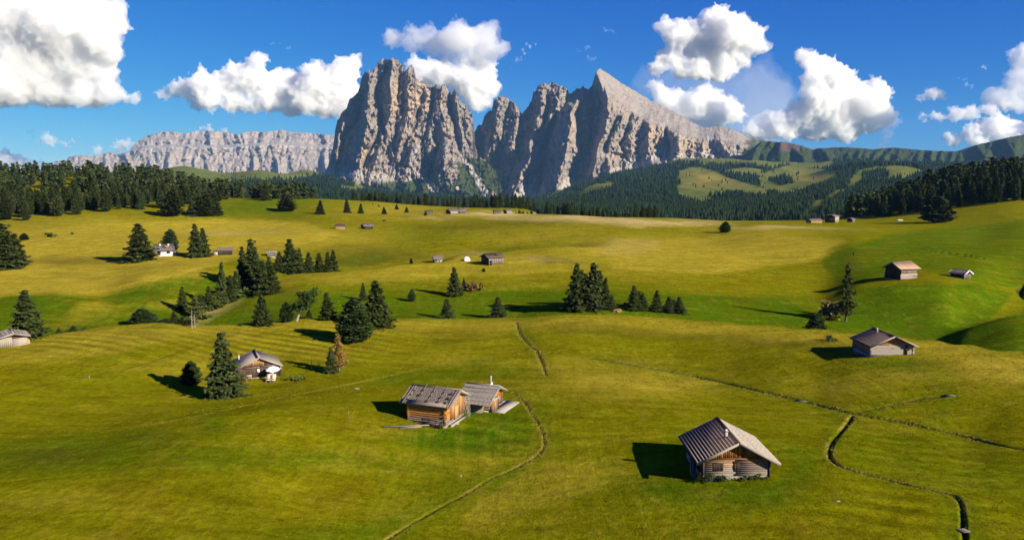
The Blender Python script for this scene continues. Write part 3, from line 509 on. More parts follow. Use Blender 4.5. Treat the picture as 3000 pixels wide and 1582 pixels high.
# ------------------------------------------------------------------ far hills beyond the plateau
FAR = {
 -600: [(560,2500),(530,4500),(510,6500)], 300: [(560,2500),(530,4500),(508,6500)], 430: [(560,2500),(530,4500),(506,6500)],
 540: [(560,2500),(525,4500),(486,6000),('h',6800,60)], 600: [(560,2500),(525,4500),(497,6000),('h',6800,60)], 665: [(560,2500),(530,4500),(509,5900),('h',6800,60)],
 760: [(570,2500),(538,4000),(498,5600),('h',6500,60)], 830: [(575,2500),(540,4100),(510,5600),('h',6500,60)], 900: [(580,2500),(545,4200),(505,5800),(500,6400)],
 1000: [(588,2500),(558,4200),(530,6300)], 1120: [(594,2600),(574,4300),(560,6400)], 1250: [(600,2800),(586,4300),(574,6500)], 1450: [(610,2500),(598,4500),(588,6400)],
 1600: [(628,2000),(604,3200),(584,5200),(574,6800)], 1750: [(645,1700),(602,2500),(562,3800),(530,5600),(518,6700)], 1900: [(650,1700),(602,2500),(560,3500),(524,4900),(494,6600)],
 2000: [(650,1700),(602,2500),(560,3300),(520,4400),(488,5600),(465,6900)], 2200: [(650,1700),(592,2400),(542,3600),(500,4900),(474,6300)],
 2350: [(650,1600),(602,2100),(562,2800),(522,4000),(496,5200),(482,6200)], 2460: [(650,1550),(596,2000),(550,2700),(512,3500),(494,4300),('h',4800,110),(480,6000)],
 2540: [(640,1600),(590,2000),(545,2700),(508,3500),(488,4100),('h',4600,120),(482,6000)], 2620: [(620,1700),(570,2200),(530,3000),(486,4000),('h',4500,120),(485,6000)],
 2700: [(620,1700),(560,2300),(520,3200),(497,3900),('h',4500,120),(485,6000)], 2850: [(600,1900),(560,2500),(520,3500),(490,6000)], 3600: [(600,1900),(560,2500),(520,3500),(490,6000)]}
FB = np.linspace(-1.0, 1.0, 420); FL = np.linspace(math.log(1250), math.log(9500), 420)
def _far_table():
    ks = sorted(FAR); bs = np.array([(k - CX) / F / 1.0 for k in ks]); Z = np.zeros((len(ks), len(FL)))
    for i, k in enumerate(ks):
        xs, ys = [math.log(1200), math.log(1420)], [-140., -110.]
        for p in FAR[k]:
            xs.append(math.log(p[1])); ys.append(p[2] if p[0] == 'h' else float(zat(p[0], p[1])))
        xs.append(math.log(9600)); ys.append(ys[-1] - 100); Z[i] = pchip(xs, ys, FL)
    t = np.zeros((len(FB), len(FL)))
    for j in range(len(FL)): t[:, j] = pchip(bs, Z[:, j], np.clip(FB, bs[0], bs[-1]))
    for _ in range(3): t[1:-1] = .25 * t[:-2] + .5 * t[1:-1] + .25 * t[2:]
    return t
FTAB = _far_table()
def fground(x, y):
    b = np.clip((x / y + 1.0) / 2.0 * (len(FB) - 1), 0, len(FB) - 1.001); l = np.clip((np.log(y) - FL[0]) / (FL[-1] - FL[0]) * (len(FL) - 1), 0, len(FL) - 1.001)
    i = b.astype(int); j = l.astype(int); fb = b - i; fl = l - j
    z = (FTAB[i, j] * (1 - fb) + FTAB[i + 1, j] * fb) * (1 - fl) + (FTAB[i, j + 1] * (1 - fb) + FTAB[i + 1, j + 1] * fb) * fl
    return z + 26 * fbm(x / 420., y / 520., 4, 50.) * smooth(1400, 2600, y) + 12 * (ridged(x / 260., y / 600., 3, 51.) - .4) * smooth(1800, 3000, y)
def inpoly(x, y, P):
    r = np.zeros(x.shape, bool); j = len(P) - 1
    for i in range(len(P)):
        (xi, yi), (xj, yj) = P[i], P[j]; c = ((yi > y) != (yj > y)) & (x < (xj - xi) * (y - yi) / (yj - yi + 1e-9) + xi); r ^= c; j = i
    return r
CLEAR = [[(1985,500),(2050,488),(2090,500),(2130,520),(2200,540),(2265,556),(2240,575),(2190,570),(2130,566),(2080,578),(2020,586),(1990,580),(1972,552),(1995,530)],
         [(1655,566),(1720,548),(1790,534),(1815,538),(1770,556),(1700,574)],
         [(2215,515),(2262,492),(2330,488),(2440,498),(2455,520),(2420,542),(2360,560),(2300,572),(2240,566),(2222,545)],[(2130,500),(2190,488),(2240,498),(2220,515),(2160,515)],
         [(2350,650),(2362,620),(2385,596),(2440,572),(2480,552),(2500,525),(2515,500),(2575,484),(2640,486),(2720,500),(2650,522),(2590,532),(2530,536),(2500,560),(2450,590),(2410,606),(2392,625),(2410,655)],
         [(1020,520),(1100,535),(1090,548),(1040,545)],[(980,545),(1060,540),(1120,560),(1050,562)],[(2010,590),(2080,575),(2100,590),(2050,600)]]
WOODIN = [[(2525,510),(2560,498),(2595,500),(2604,520),(2570,532),(2530,530)],[(2250,530),(2300,520),(2330,535),(2290,545)]]
def wooded(px, py):
    n = 16 * fbm(px / 40., py / 22., 3, 61.); w = np.ones(px.shape, bool)
    for P in CLEAR: w &= ~inpoly(px + n, py + .5 * n, P)
    for P in WOODIN: w |= inpoly(px + n * .5, py + .3 * n, P)
    top = interp_pts([(-900,560),(420,545),(500,540),(600,545),(700,535),(790,512),(850,520),(900,512),(960,515),(1000,528),(1100,548),(1200,556),(1330,562),(1450,578),(1560,582),(1650,560),(1720,532),(1800,505),(1900,495),(1960,480),(2060,478),(2150,484),(2230,478),(2330,492),(2420,488),(2460,470),(2900,455),(3600,450)], px)
    w &= (py + 1.1 * n > top)
    hill = np.exp(-((px - 790) / 60) ** 2 - ((py - 520) / 16) ** 2) > .35; w &= ~(hill & (n > -2))
    w |= (px > 2440) & (py < 484 + .4 * n) & (py > 462 + .8 * n)
    return w
def mat_hill():
    k = N('far_turf'); p = k.pos(); a = k.n('SeparateXYZ', {0: k.attr('tint').outputs['Vector']})
    n1 = k.noise(p, .006, 5, .65, .6); n2 = k.noise(p, .03, 5, .7)
    c = k.mix(k.ramp(n1, .38, .62), (.078, .108, .019), (.128, .128, .027)); c = k.mix(a.outputs[1], c, (.20, .165, .035))
    v = k.ramp(n2, .25, .75, .7, 1.3); c = k.mix(1.0, c, k.n('CombineColor', {0: v, 1: v, 2: v}).outputs[0], 'MULTIPLY')
    c = k.mix(a.outputs[0], c, (.012, .019, .008)); k.bsdf(c, 1.0, 0.0, k.bump(n2, 6.0, .7)); return k.m
M['hill'] = mat_hill()
def build_hills():
    Ds = np.exp(np.linspace(math.log(1260), math.log(9300), 300)); bs = np.linspace(-.85, .85, 400); Y, B = np.meshgrid(Ds, bs, indexing='ij'); X = B * Y; sh = X.shape
    X = X.ravel(); Y = Y.ravel(); Z = fground(X, Y); PX, PY = proj(X, Y, Z); w = wooded(PX, PY).astype(float)
    dry = np.clip(1.1 * np.exp(-((PX - 2080) / 70) ** 2 - ((PY - 525) / 22) ** 2) + .8 * np.exp(-((PX - 2340) / 70) ** 2 - ((PY - 520) / 16) ** 2), 0, 1)
    me = mesh_from('hills', np.stack([X, Y, Z], 1), grid_faces(*sh), [M['hill']], True, {'tint': np.stack([w, dry, 0 * w], 1)})
    link('hills', me, kind='structure', label='far wooded hills with pale meadow clearings below the peaks')
    s = 60000.                                              # low ground out to the horizon
    me = mesh_from('terrain', [(-s, -8000, -260), (s, -8000, -260), (s, 90000, -260), (-s, 90000, -260)], [(0, 1, 2, 3)], [M['hill']], False, {'tint': np.array([[.6, 0, 0]] * 4)})
    link('terrain', me, kind='structure', label='low valley ground reaching the horizon')
build_hills()
# ------------------------------------------------------------------ far woods: too many to count, one mass per wood
def mat_leaf(name, c1, c2, rough=.8, trans=.0, rnd=.35):
    k = N(name); p = k.pos(); n = k.noise(p, .9, 3, .6); r = k.rnd()
    c = k.mix(k.ramp(n, .3, .7), c1, c2); v = k.math('ADD', 1 - rnd / 2, k.math('MULTIPLY', r, rnd)); c = k.mix(1.0, c, k.n('CombineColor', {0: v, 1: v, 2: k.math('MULTIPLY', v, v)}).outputs[0], 'MULTIPLY')
    b = k.bsdf(c, rough, .08); return k.m
def mat_farwood():
    k = N('far_conifers'); a = k.attr('shade').outputs['Fac']; c = k.mix(a, (.006, .013, .007), (.018, .029, .011)); k.bsdf(c, 1.0, 0.0); return k.m
M['farwood'] = mat_farwood()
def far_wood(name, label, X, Y, Z, H, R, seed):
    n = len(X); rs = np.random.RandomState(seed); S = 4; ang = np.arange(S) / S * 2 * math.pi
    prof = [(.03, .9), (.45, .66), (1.0, .02)]
    k = len(prof); V = np.zeros((n, k, S, 3)); tw = rs.rand(n) * 6.28
    for i, (h, r) in enumerate(prof):
        jit = 1 + .30 * (rs.rand(n, S) - .5); rr = R[:, None] * r * jit; th = ang[None] + tw[:, None] + .2 * i
        V[:, i, :, 0] = X[:, None] + np.cos(th) * rr; V[:, i, :, 1] = Y[:, None] + np.sin(th) * rr; V[:, i, :, 2] = (Z + h * H)[:, None] + (H * .05)[:, None] * (rs.rand(n, S) - .5)
    q = []
    for i in range(k - 1):
        for j in range(S): q.append((i * S + j, i * S + (j + 1) % S, (i + 1) * S + (j + 1) % S, (i + 1) * S + j))
    q = np.array(q)[None] + (np.arange(n) * k * S)[:, None, None]
    shade = np.repeat(np.clip(rs.rand(n) ** 1.3 + .25 * fbm(X / 90., Y / 120., 3, 66.), 0, 1), k * S)
    me = mesh_from(name, V.reshape(-1, 3), q.reshape(-1, 4), [M['farwood']], False, {'shade': shade})
    return link(name, me, kind='stuff', label=label, category='wood')
def build_far_woods():
    rs = np.random.RandomState(3); n = 230000
    D = np.exp(rs.uniform(math.log(1500), math.log(7000), n)); b = rs.uniform(-.72, .72, n); X = b * D; Z = fground(X, D); PX, PY = proj(X, D, Z)
    ok = wooded(PX, PY) & (PY < 662) & (PY > 440)
    dens = np.where(PX < 1560, .17, np.where(D < 3500, .40, .24)); ok &= rs.rand(n) < dens
    # only slopes that face the view, not the hidden far sides
    Z2 = fground(X * 1.01, D * 1.01); _, PY2 = proj(X * 1.01, D * 1.01, Z2); ok &= PY2 < PY + .6
    ok &= ((PX > 560) & (PX < 1700) & (PY > 500)) | (PX >= 1700)
    X, D, Z, PX = X[ok], D[ok], Z[ok], PX[ok]; H = rs.uniform(14, 28, len(X)) * np.clip(D / 3800., .85, 1.3); R = H * rs.uniform(.19, .28, len(X))
    m = PX < 1560
    far_wood('forest', 'dark spruce wood under the tall jagged massif', X[m], D[m], Z[m], H[m], R[m], 1)
    far_wood('forest', 'dark spruce wood covering the slopes below the slab peak', X[~m], D[~m], Z[~m], H[~m], R[~m], 2)
    # scattered trees on the clearings and green spurs
    n = 2600; D = np.exp(rs.uniform(math.log(2000), math.log(6500), n)); b = rs.uniform(-.45, .55, n); X = b * D; Z = fground(X, D); PX, PY = proj(X, D, Z)
    ok = (~wooded(PX, PY)) & (PY > 478) & (fbm(PX / 30., PY / 18., 3, 69.) > .12) & (PX > 650); X, D, Z = X[ok], D[ok], Z[ok]; H = rs.uniform(10, 18, len(X))
    far_wood('scattered_trees', 'thin scatter of dark conifers over the pale far clearings', X, D, Z, H, H * .22, 4)
    print('far trees', m.sum(), (~m).sum(), len(X))
build_far_woods()
print('far', time.time() - T0)
# ------------------------------------------------------------------ trees
M['needle'] = mat_leaf('spruce_needles', (.022, .036, .010), (.064, .078, .018))
M['pine'] = mat_leaf('stone_pine_needles', (.020, .038, .012), (.050, .074, .018))
M['wood_needle'] = mat_leaf('wood_needles', (.019, .031, .009), (.052, .064, .015), rnd=.75)
M['larch'] = mat_leaf('larch_needles', (.060, .075, .016), (.115, .125, .028))
M['brown'] = mat_leaf('turning_larch_needles', (.23, .135, .032), (.34, .22, .06))
M['bushleaf'] = mat_leaf('bush_leaves', (.035, .055, .010), (.075, .095, .018))
M['drybush'] = mat_leaf('dry_bush_leaves', (.12, .085, .025), (.17, .12, .04))
def mat_bark(name, c1, c2):
    k = N(name); p = k.obj(); n = k.noise(p, 3.0, 4, .7, .3, (3, 3, .5)); k.bsdf(k.mix(k.ramp(n, .3, .7), c1, c2), .95, .05, k.bump(n, .03, .7)); return k.m
M['bark'] = mat_bark('bark', (.07, .05, .035), (.15, .115, .085)); M['pale_bark'] = mat_bark('pale_bark', (.20, .16, .12), (.34, .28, .22))
def quads(c, u, v):
    """flat leaf sprays: centres, half axes"""
    V = np.stack([c - u - v * .6, c + u * .15 - v, c + u, c - u * .2 + v], 1); return V.reshape(-1, 3)
def crown_conifer(seed, H=10.0, R=2.0, kind='spruce', leaf=.34, lev=46, nb0=13, gap=0.0):
    rs = np.random.RandomState(seed); C, U, W = [], [], []; lop = rs.rand(6) * 6.28
    h0 = {'spruce': .03, 'pine': .05, 'larch': .14}[kind]
    for i in range(lev):
        t = h0 + (1 - h0) * (i + rs.rand() * .7) / lev
        if kind == 'spruce': pr = (1 - t) ** .72 * (.82 + .18 * math.sin(t * 40 + seed)) + .015
        elif kind == 'pine': pr = (max(0., 1 - t ** 2.2)) ** .75 * (.55 + .45 * min(1, t / .16)) * (.9 + .1 * math.sin(t * 25 + seed)) + .02
        else: pr = (1 - t) ** .7 * (.45 + .55 * min(1, t / .22)) * (.75 + .3 * math.sin(t * 31 + seed)) + .02
        n = max(4, int(nb0 * (.35 + .65 * pr) + rs.rand())); a0 = rs.rand() * 6.28
        for b in range(n):
            if gap and rs.rand() < gap: continue
            a = a0 + b / n * 6.283 + rs.normal(0, .16); side = 1 + .13 * math.sin(a + lop[0]) + .08 * math.sin(3 * a + lop[1] + t * 6)
            L = R * pr * side * rs.uniform(.74, 1.12)
            if L < .12: L = .12
            m = max(1, int(L / (leaf * .62))); s = (np.arange(m) + rs.rand(m) * .8 + .15) / m
            if kind == 'spruce': dz = -L * (.16 * s + .28 * s * s) + L * .20 * s ** 4
            elif kind == 'pine': dz = L * (.22 * s * s)
            else: dz = -L * .10 * s
            k = 3; s = np.repeat(s, k); dz = np.repeat(dz, k); q = len(s)
            lat = rs.normal(0, 1, q) * leaf * .62 * (1.15 - .6 * s); ca, sa = math.cos(a), math.sin(a)
            c = np.stack([ca * L * s - sa * lat, sa * L * s + ca * lat, t * H + dz + rs.normal(0, leaf * .22, q)], 1)
            yaw = a + rs.normal(0, .75, q); pit = rs.normal(-.25 if kind == 'spruce' else .25, .42, q); sz = leaf * rs.uniform(.55, 1.15, q) * (1.0 - .25 * s)
            u = np.stack([np.cos(yaw) * np.cos(pit), np.sin(yaw) * np.cos(pit), np.sin(pit)], 1) * sz[:, None]
            rl = rs.normal(0, .7, q); side_v = np.stack([-np.sin(yaw) * np.cos(rl), np.cos(yaw) * np.cos(rl), np.sin(rl)], 1) * (sz * .62)[:, None]
            C.append(c); U.append(u); W.append(side_v)
    # leader
    q = 10; z = H * (1 - rs.rand(q) * .05); C.append(np.stack([rs.normal(0, .05, q), rs.normal(0, .05, q), z], 1)); a = rs.rand(q) * 6.28
    U.append(np.stack([np.cos(a) * .12, np.sin(a) * .12, np.full(q, .22)], 1)); W.append(np.stack([-np.sin(a) * .09, np.cos(a) * .09, 0 * a], 1))
    return quads(np.concatenate(C), np.concatenate(U), np.concatenate(W))
def tube(P, Rr, S=7):
    P = np.asarray(P, float); n = len(P); T = np.gradient(P, axis=0); T /= np.linalg.norm(T, axis=1)[:, None] + 1e-9; V = []
    for p, t, r in zip(P, T, Rr):
        a = np.cross(t, (0.31, .95, .05)); a /= np.linalg.norm(a); b = np.cross(t, a)
        for j in range(S): th = 6.28318 * j / S; V.append(p + r * (math.cos(th) * a + math.sin(th) * b))
    q = [(i * S + j, i * S + (j + 1) % S, (i + 1) * S + (j + 1) % S, (i + 1) * S + j) for i in range(n - 1) for j in range(S)]
    return np.array(V), np.array(q)
def trunk_mesh(name, H=10., r=.17, mat='bark', seed=0, top=.97, limbs=0, R=2.0):
    rs = np.random.RandomState(seed); z = np.linspace(-.4, H * top, 9); P = np.stack([.04 * np.sin(z * .7 + seed), .04 * np.cos(z * .6 + seed), z], 1); V, Q = tube(P, r * (1.25 - z / H * 1.15).clip(.05))
    Vs, Qs = [V], [Q]; o = len(V)
    for i in range(limbs):
        h = H * rs.uniform(.12, .9); a = rs.rand() * 6.28; L = R * (1 - h / H) * rs.uniform(.5, .9); s = np.linspace(0, 1, 4)
        V, Q = tube(np.stack([math.cos(a) * L * s, math.sin(a) * L * s, h - .15 * L * s * s], 1), .05 * (1 - .8 * s), 4); Vs.append(V); Qs.append(Q + o); o += len(V)
    return mesh_from(name, np.concatenate(Vs), np.concatenate(Qs), [M[mat]], True)
def crown_mesh(name, V, mat): return mesh_from(name, V, np.arange(len(V)).reshape(-1, 4), [M[mat]], False)
PROTO = {}
def proto(kind, i):
    key = (kind, i)
    if key in PROTO: return PROTO[key]
    if kind == 'spruce': r = (trunk_mesh('trunk', 10, .17, 'bark', i, limbs=14), crown_mesh('crown', crown_conifer(100 + i, 10, 2.1, 'spruce'), 'needle'), 2.1)
    elif kind == 'pine': r = (trunk_mesh('trunk', 10, .26, 'bark', i, .9, 10, 2.4), crown_mesh('crown', crown_conifer(200 + i, 10, 2.5, 'pine', .42, 40, 15), 'pine'), 2.5)
    elif kind == 'larch': r = (trunk_mesh('trunk', 10, .16, 'bark', i, limbs=40), crown_mesh('crown', crown_conifer(300 + i, 10, 1.9, 'larch', .36, 46, 12, .16), 'larch'), 1.75)
    elif kind == 'brown': r = (trunk_mesh('trunk', 10, .15, 'pale_bark', i, limbs=60), crown_mesh('crown', crown_conifer(320 + i, 10, 2.2, 'larch', .26, 44, 11, .30), 'brown'), 2.2)
    elif kind == 'wspruce': r = (trunk_mesh('trunk', 10, .17, 'bark', i), crown_mesh('crown', crown_conifer(400 + i, 10, 2.2, 'spruce', .42, 38, 11), 'wood_needle'), 2.2)
    elif kind == 'wpine': r = (trunk_mesh('trunk', 10, .24, 'bark', i), crown_mesh('crown', crown_conifer(500 + i, 10, 2.4, 'pine', .45, 34, 12), 'wood_needle'), 2.4)
    PROTO[key] = r; return r
NSEED = [0]
def tree_at(p, h, w, kind, var, label, group=None, name=None, rot=None, cat='tree'):
    tm, cm, R = proto(kind, var); NSEED[0] += 1; rr = random.Random(NSEED[0])
    nm = name or {'spruce': 'spruce_tree', 'pine': 'stone_pine', 'larch': 'larch_tree', 'brown': 'larch_tree', 'wspruce': 'conifer_tree', 'wpine': 'conifer_tree'}[kind]
    r = link(nm, None, label=label, category=cat)
    if group: r['group'] = group
    r.location = (p[0], p[1], p[2] - .1); s = h / 10.; sx = w / (2 * R); r.scale = (sx, sx, s); r.rotation_euler = (0, 0, rr.uniform(0, 6.28) if rot is None else rot)
    link('trunk', tm, r); link('crown', cm, r); return r
def size_px(px, D, hpx, wpx):
    f = F / (D * 1.0); return hpx / f * .99, wpx / f
def tree_px(px, py, top, w, kind, var, label, D=None, group=None, **kw):
    p = hit(px, py) if D is None else onground(px, D); q = proj(*p)[1]
    zt = zat(top, p[1]); h = max(.5, float(zt) - p[2]); wm = (1.55 if D else 1.42) * w / F * (p[1] * CT + (CAMZ - p[2]) * ST)
    return tree_at(p, h, wm, kind, var, label, group, **kw)
TREES = [ # photo x, base y, top y, width px, kind, variant, distance (None = on the visible ground), label
 (654,1163,972,100,'spruce',0,None,'tall dark spruce standing in front of the chalet with the parasol'),
 (560,1128,1056,46,'pine',0,None,'short dense dark pine beside the tall chalet spruce'),
 (1042,1003,872,84,'pine',1,None,'broad bluish stone pine on the crest above the brown larch'),
 (1101,957,822,88,'spruce',1,None,'broad dark spruce standing just behind the big stone pine'),
 (1064,880,828,24,'spruce',2,None,'small slim spruce peeping out behind the broad dark spruce'),
 (993,1089,976,56,'brown',0,None,'larch with rusty brown needles and a pale bare trunk'),
 (970,1093,1016,40,'spruce',3,None,'small dark spruce pressed against the brown larch'),
 (70,995,850,92,'spruce',4,176,'big dark spruce rising behind the shed with the pale roof'),
 (10,788,655,92,'spruce',1,None,'tallest dark spruce of the clump on the yellow slope'),
 (46,778,684,66,'spruce',2,None,'dark spruce beside the tallest one of the clump on the yellow slope'),
 (72,704,683,22,'pine',2,None,'small pale green tree beyond the spruce clump on the yellow slope'),
 (408,764,655,88,'spruce',0,None,'massive dark spruce in front of the white house'),
 (501,737,671,40,'pine',0,None,'egg-shaped green tree standing behind the white house'),
 (574,754,657,52,'spruce',3,None,'tall dark spruce between the white house and the low grey shed'),
 (596,752,668,40,'spruce',4,None,'second spruce of the pair beside the low grey shed'),
 (738,838,700,62,'spruce',1,None,'tall dark spruce at the head of the eroded gully'),
 (712,842,722,46,'spruce',0,None,'dark ragged spruce pressed against the tallest one at the gully head'),
 (772,862,762,60,'spruce',2,None,'wide dark spruce at the gully head, in front of the tallest one'),
 (798,858,775,52,'spruce',4,None,'lower dark spruce on the meadow side of the gully head'),
 (821,808,738,38,'spruce',3,333,'first spruce of the dark row behind the knoll'),
 (851,808,700,56,'spruce',0,335,'tallest spruce of the dark row behind the knoll'),
 (879,806,728,40,'spruce',2,338,'spruce following the tallest one in the row behind the knoll'),
 (906,804,740,40,'spruce',3,340,'middle-sized spruce in the row behind the knoll'),
 (937,800,741,36,'spruce',1,342,'slim spruce near the end of the row behind the knoll'),
 (962,797,738,32,'spruce',2,342,'slim half of the pair ending the row behind the knoll'),
 (978,797,732,34,'spruce',4,344,'taller half of the pair ending the row behind the knoll'),
 (652,892,769,40,'spruce',3,None,'slender tall spruce beside the eroded gully'),
 (694,868,793,46,'spruce',2,None,'dim spruce half hidden between the gully spruces'),
 (536,909,839,34,'spruce',4,None,'lone spruce on the green bank below the yellow field'),
 (613,907,838,38,'spruce',0,None,'bushy spruce halfway down the eroded gully'),
 (572,928,866,36,'larch',1,None,'thin sparse larch above the two bare trunks'),
 (411,958,903,56,'pine',1,226,'broad bluish stone pine peeping over the near crest'),
 (449,959,919,28,'spruce',1,228,'small dark spruce beside the bluish stone pine on the near crest'),
 (481,961,932,34,'pine',2,229,'squat stone pine on the near crest'),
 (506,962,911,30,'spruce',2,230,'slim dark spruce behind the squat stone pine'),
 (532,964,926,36,'spruce',3,230,'low dark spruce at the foot of the gully bushes'),
 (165,986,960,20,'spruce',0,212,'tiny spruce on the crest near the pale-roofed shed'),
 (208,982,952,26,'spruce',4,215,'small spruce on the crest beyond the tiny one'),
 (767,953,861,56,'spruce',1,None,'well-shaped spruce alone between gully and leaning pine'),
 (840,943,884,34,'pine',0,None,'bushy young pine at the foot of the leaning pine'),
 (958,937,856,46,'spruce',2,None,'ragged spruce beside the crown of the leaning pine'),
 (906,933,905,22,'spruce',3,None,'stunted spruce under the leaning pine'),
 (1331,866,783,44,'spruce',3,None,'dark cone-shaped spruce below the two small huts'),
 (1359,846,814,15,'spruce',2,None,'sapling spruce beside the cone-shaped one below the small huts'),
 (1207,883,846,19,'pine',2,None,'small lone green pine on the open slope'),
 (1308,942,874,38,'spruce',4,222,'mid-sized spruce behind the crest, the one below the dark cone-shaped spruce'),
 (1457,940,870,44,'spruce',0,222,'ragged double-topped spruce behind the crest near the ditch'),
 (1417,796,785,9,'pine',1,None,'tiny bush-like pine below the dark barn'),
 (1205,773,756,9,'pine',0,None,'tiny tree on the knoll edge near the small grey hut'),
 (1690,920,772,60,'spruce',4,224,'tall spruce leading the big dark clump on the crest'),
 (1738,919,769,62,'spruce',1,224,'tallest spruce of the big dark clump on the crest'),
 (1716,919,800,44,'spruce',2,224,'lower spruce wedged between the two tallest of the crest clump'),
 (1774,920,814,36,'spruce',3,224,'third-highest spruce of the big crest clump'),
 (1792,922,861,30,'spruce',0,224,'small spruce ending the big crest clump'),
 (1832,925,884,22,'spruce',2,224,'little spruce beside the bare reddish earth'),
 (1858,927,837,42,'spruce',3,224,'pointed spruce after the bare reddish earth'),
 (1884,929,858,34,'spruce',4,224,'spruce leaning on the pointed one after the reddish earth'),
 (1925,932,850,36,'spruce',2,224,'gappy spruce with a tufted top on the crest'),
 (1960,934,868,34,'spruce',1,224,'dark spruce next to the tuft-topped one'),
 (1990,935,869,34,'spruce',0,224,'last spruce in the line along the crest'),
 (1703,921,790,46,'spruce',3,228,'dark spruce filling the shaded side of the big crest clump'),
 (1757,920,792,50,'spruce',0,229,'spruce closing the gap behind the tallest of the crest clump'),
 (1872,928,852,36,'spruce',1,227,'lower spruce between the pointed one and its leaning neighbour'),
 (1975,934,876,34,'spruce',3,227,'small spruce between the last two of the crest line'),
 (676,884,806,40,'spruce',4,None,'stout dark spruce between the slender one and the gully head'),
 (752,850,735,50,'spruce',3,None,'tall dark spruce hugging the tallest at the gully head'),
 (790,842,752,46,'spruce',0,None,'dark spruce behind the wide one at the gully head'),
 (590,915,862,32,'spruce',1,None,'small dark spruce on the lower gully bank'),
 (836,809,752,34,'spruce',1,334,'low spruce filling the start of the row behind the knoll'),
 (866,808,732,36,'spruce',4,337,'dark spruce leaning on the tallest of the row behind the knoll'),
 (2126,681,649,28,'pine',1,None,'lone dark round tree on the far yellow field'),
 (2478,942,769,42,'larch',0,None,'tall thin green larch in the gully below the barns'),
 (2399,972,921,50,'pine',2,196,'dark round stone pine on the crest near the log cabin'),
 (838,619,576,46,'wpine',1,None,'broad tree standing out before the wood on the green ramp'),
 (939,628,587,27,'wspruce',2,None,'lone spruce on the far slope just past the green ramp'),
 (1016,624,583,22,'wspruce',0,None,'tall ragged far tree below the long strip of wood'),
 (1057,626,596,18,'wspruce',1,None,'slim far tree next to the tall ragged one'),
 (1125,628,606,16,'wspruce',2,None,'small dark far tree lowest of the five on the slope'),
 (1162,614,598,12,'wspruce',3,None,'small far tree nearest to the strip of wood'),
 (1191,623,606,13,'wspruce',0,None,'round small far tree midway on the slope'),
 (1246,632,618,10,'wspruce',1,None,'tiny far tree beside the lowest far hut'),
 (505,634,560,50,'wpine',0,None,'rounded tree standing forward of the wood on the slope'),
 (570,633,556,46,'wspruce',1,None,'dark tree at the corner where the wood steps back'),
 (603,634,560,44,'wpine',2,None,'leafy tree beside the corner tree of the wood'),
 (630,632,556,40,'wspruce',3,None,'outermost tree at the end of the stepped wood corner'),
 (2742,652,575,76,'wpine',2,None,'broad dark tree standing forward of the hillside wood'),
 (2590,634,575,38,'wspruce',1,None,'pointed lit spruce at the edge of the hillside wood'),
]
def build_trees():
    for px, py, top, w, kind, var, D, lab in TREES: tree_px(px, py, top, w, kind, var, lab, D)
    for i, (x, t) in enumerate([(1511, 622), (1522, 615), (1532, 619), (1545, 621), (1556, 617), (1577, 612)]):
        tree_px(x, 640, t, 11 + 3 * (i % 3), 'wspruce', i % 4, 'small dark spruce in the short row before the tan field', 760, 'short row of spruces before the tan field')
build_trees()
# the leaning stone pine
def leaning_pine():
    p = hit(868, 941); mpp = p[1] / F; r = link('stone_pine', None, label='leaning old stone pine with a bare pale trunk and tufted crown', category='tree'); r.location = p
    H = 80 * mpp; s = np.linspace(0, 1, 9); P = np.stack([36 * mpp * s ** 1.1, 0 * s, H * s ** .95 - .3 * (1 - s)], 1); Vs, Qs = [], []; o = 0
    V, Q = tube(P, .30 * (1.1 - .75 * s)); Vs.append(V); Qs.append(Q); o += len(V)
    rs = np.random.RandomState(9); C, U, W = [], [], []
    for b in [(.35, .8, 1.9, .0), (.42, .6, 1.5, -.2)]:
        q = np.linspace(0, 1, 5); V, Q = tube(np.stack([P[3, 0] + b[1] * b[2] * q, .2 * q, P[3, 2] + .3 * q - b[3] * q], 1), .08 * (1 - .7 * q), 5); Vs.append(V); Qs.append(Q + o); o += len(V)
    for i in range(30):
        k = rs.uniform(.42, 1.0); base = np.array([np.interp(k, s, P[:, 0]), 0, np.interp(k, s, P[:, 2])]); a = rs.rand() * 6.28; L = rs.uniform(.6, 3.6) * (1.15 - .5 * k); up = rs.uniform(-.1, .7)
        e = base + np.array([math.cos(a) * L, math.sin(a) * L, L * up]); q = np.linspace(0, 1, 4)[:, None]; V, Q = tube(base * (1 - q) + e * q, .07 * (1 - .7 * q[:, 0]), 4); Vs.append(V); Qs.append(Q + o); o += len(V)
        m = 70; c = e + rs.normal(0, 1, (m, 3)) * (.62, .62, .34); a = rs.rand(m) * 6.28; pt = rs.normal(.4, .5, m); sz = rs.uniform(.16, .34, m)
        C.append(c); U.append(np.stack([np.cos(a) * np.cos(pt), np.sin(a) * np.cos(pt), np.sin(pt)], 1) * sz[:, None]); W.append(np.stack([-np.sin(a), np.cos(a), rs.normal(0, .5, m)], 1) * (sz * .6)[:, None])
    link('trunk', mesh_from('trunk', np.concatenate(Vs), np.concatenate(Qs), [M['pale_bark']], True), r); link('crown', crown_mesh('crown', quads(np.concatenate(C), np.concatenate(U), np.concatenate(W)), 'pine'), r)
leaning_pine()
def bare_trunk(px, py, top, label, group=None):
    p = hit(px, py); mpp = p[1] / F; h = (py - top) * mpp; r = link('bare_tree', None, label=label, category='dead tree'); r.location = p
    if group: r['group'] = group
    link('trunk', trunk_mesh('trunk', h, .085, 'pale_bark', int(px), .99, 26, 1.6), r)
bare_trunk(563, 963, 896, 'pale bare trunk of a dead larch among the gully bushes'); bare_trunk(571, 962, 915, 'short bare trunk beside the taller pale dead larch')
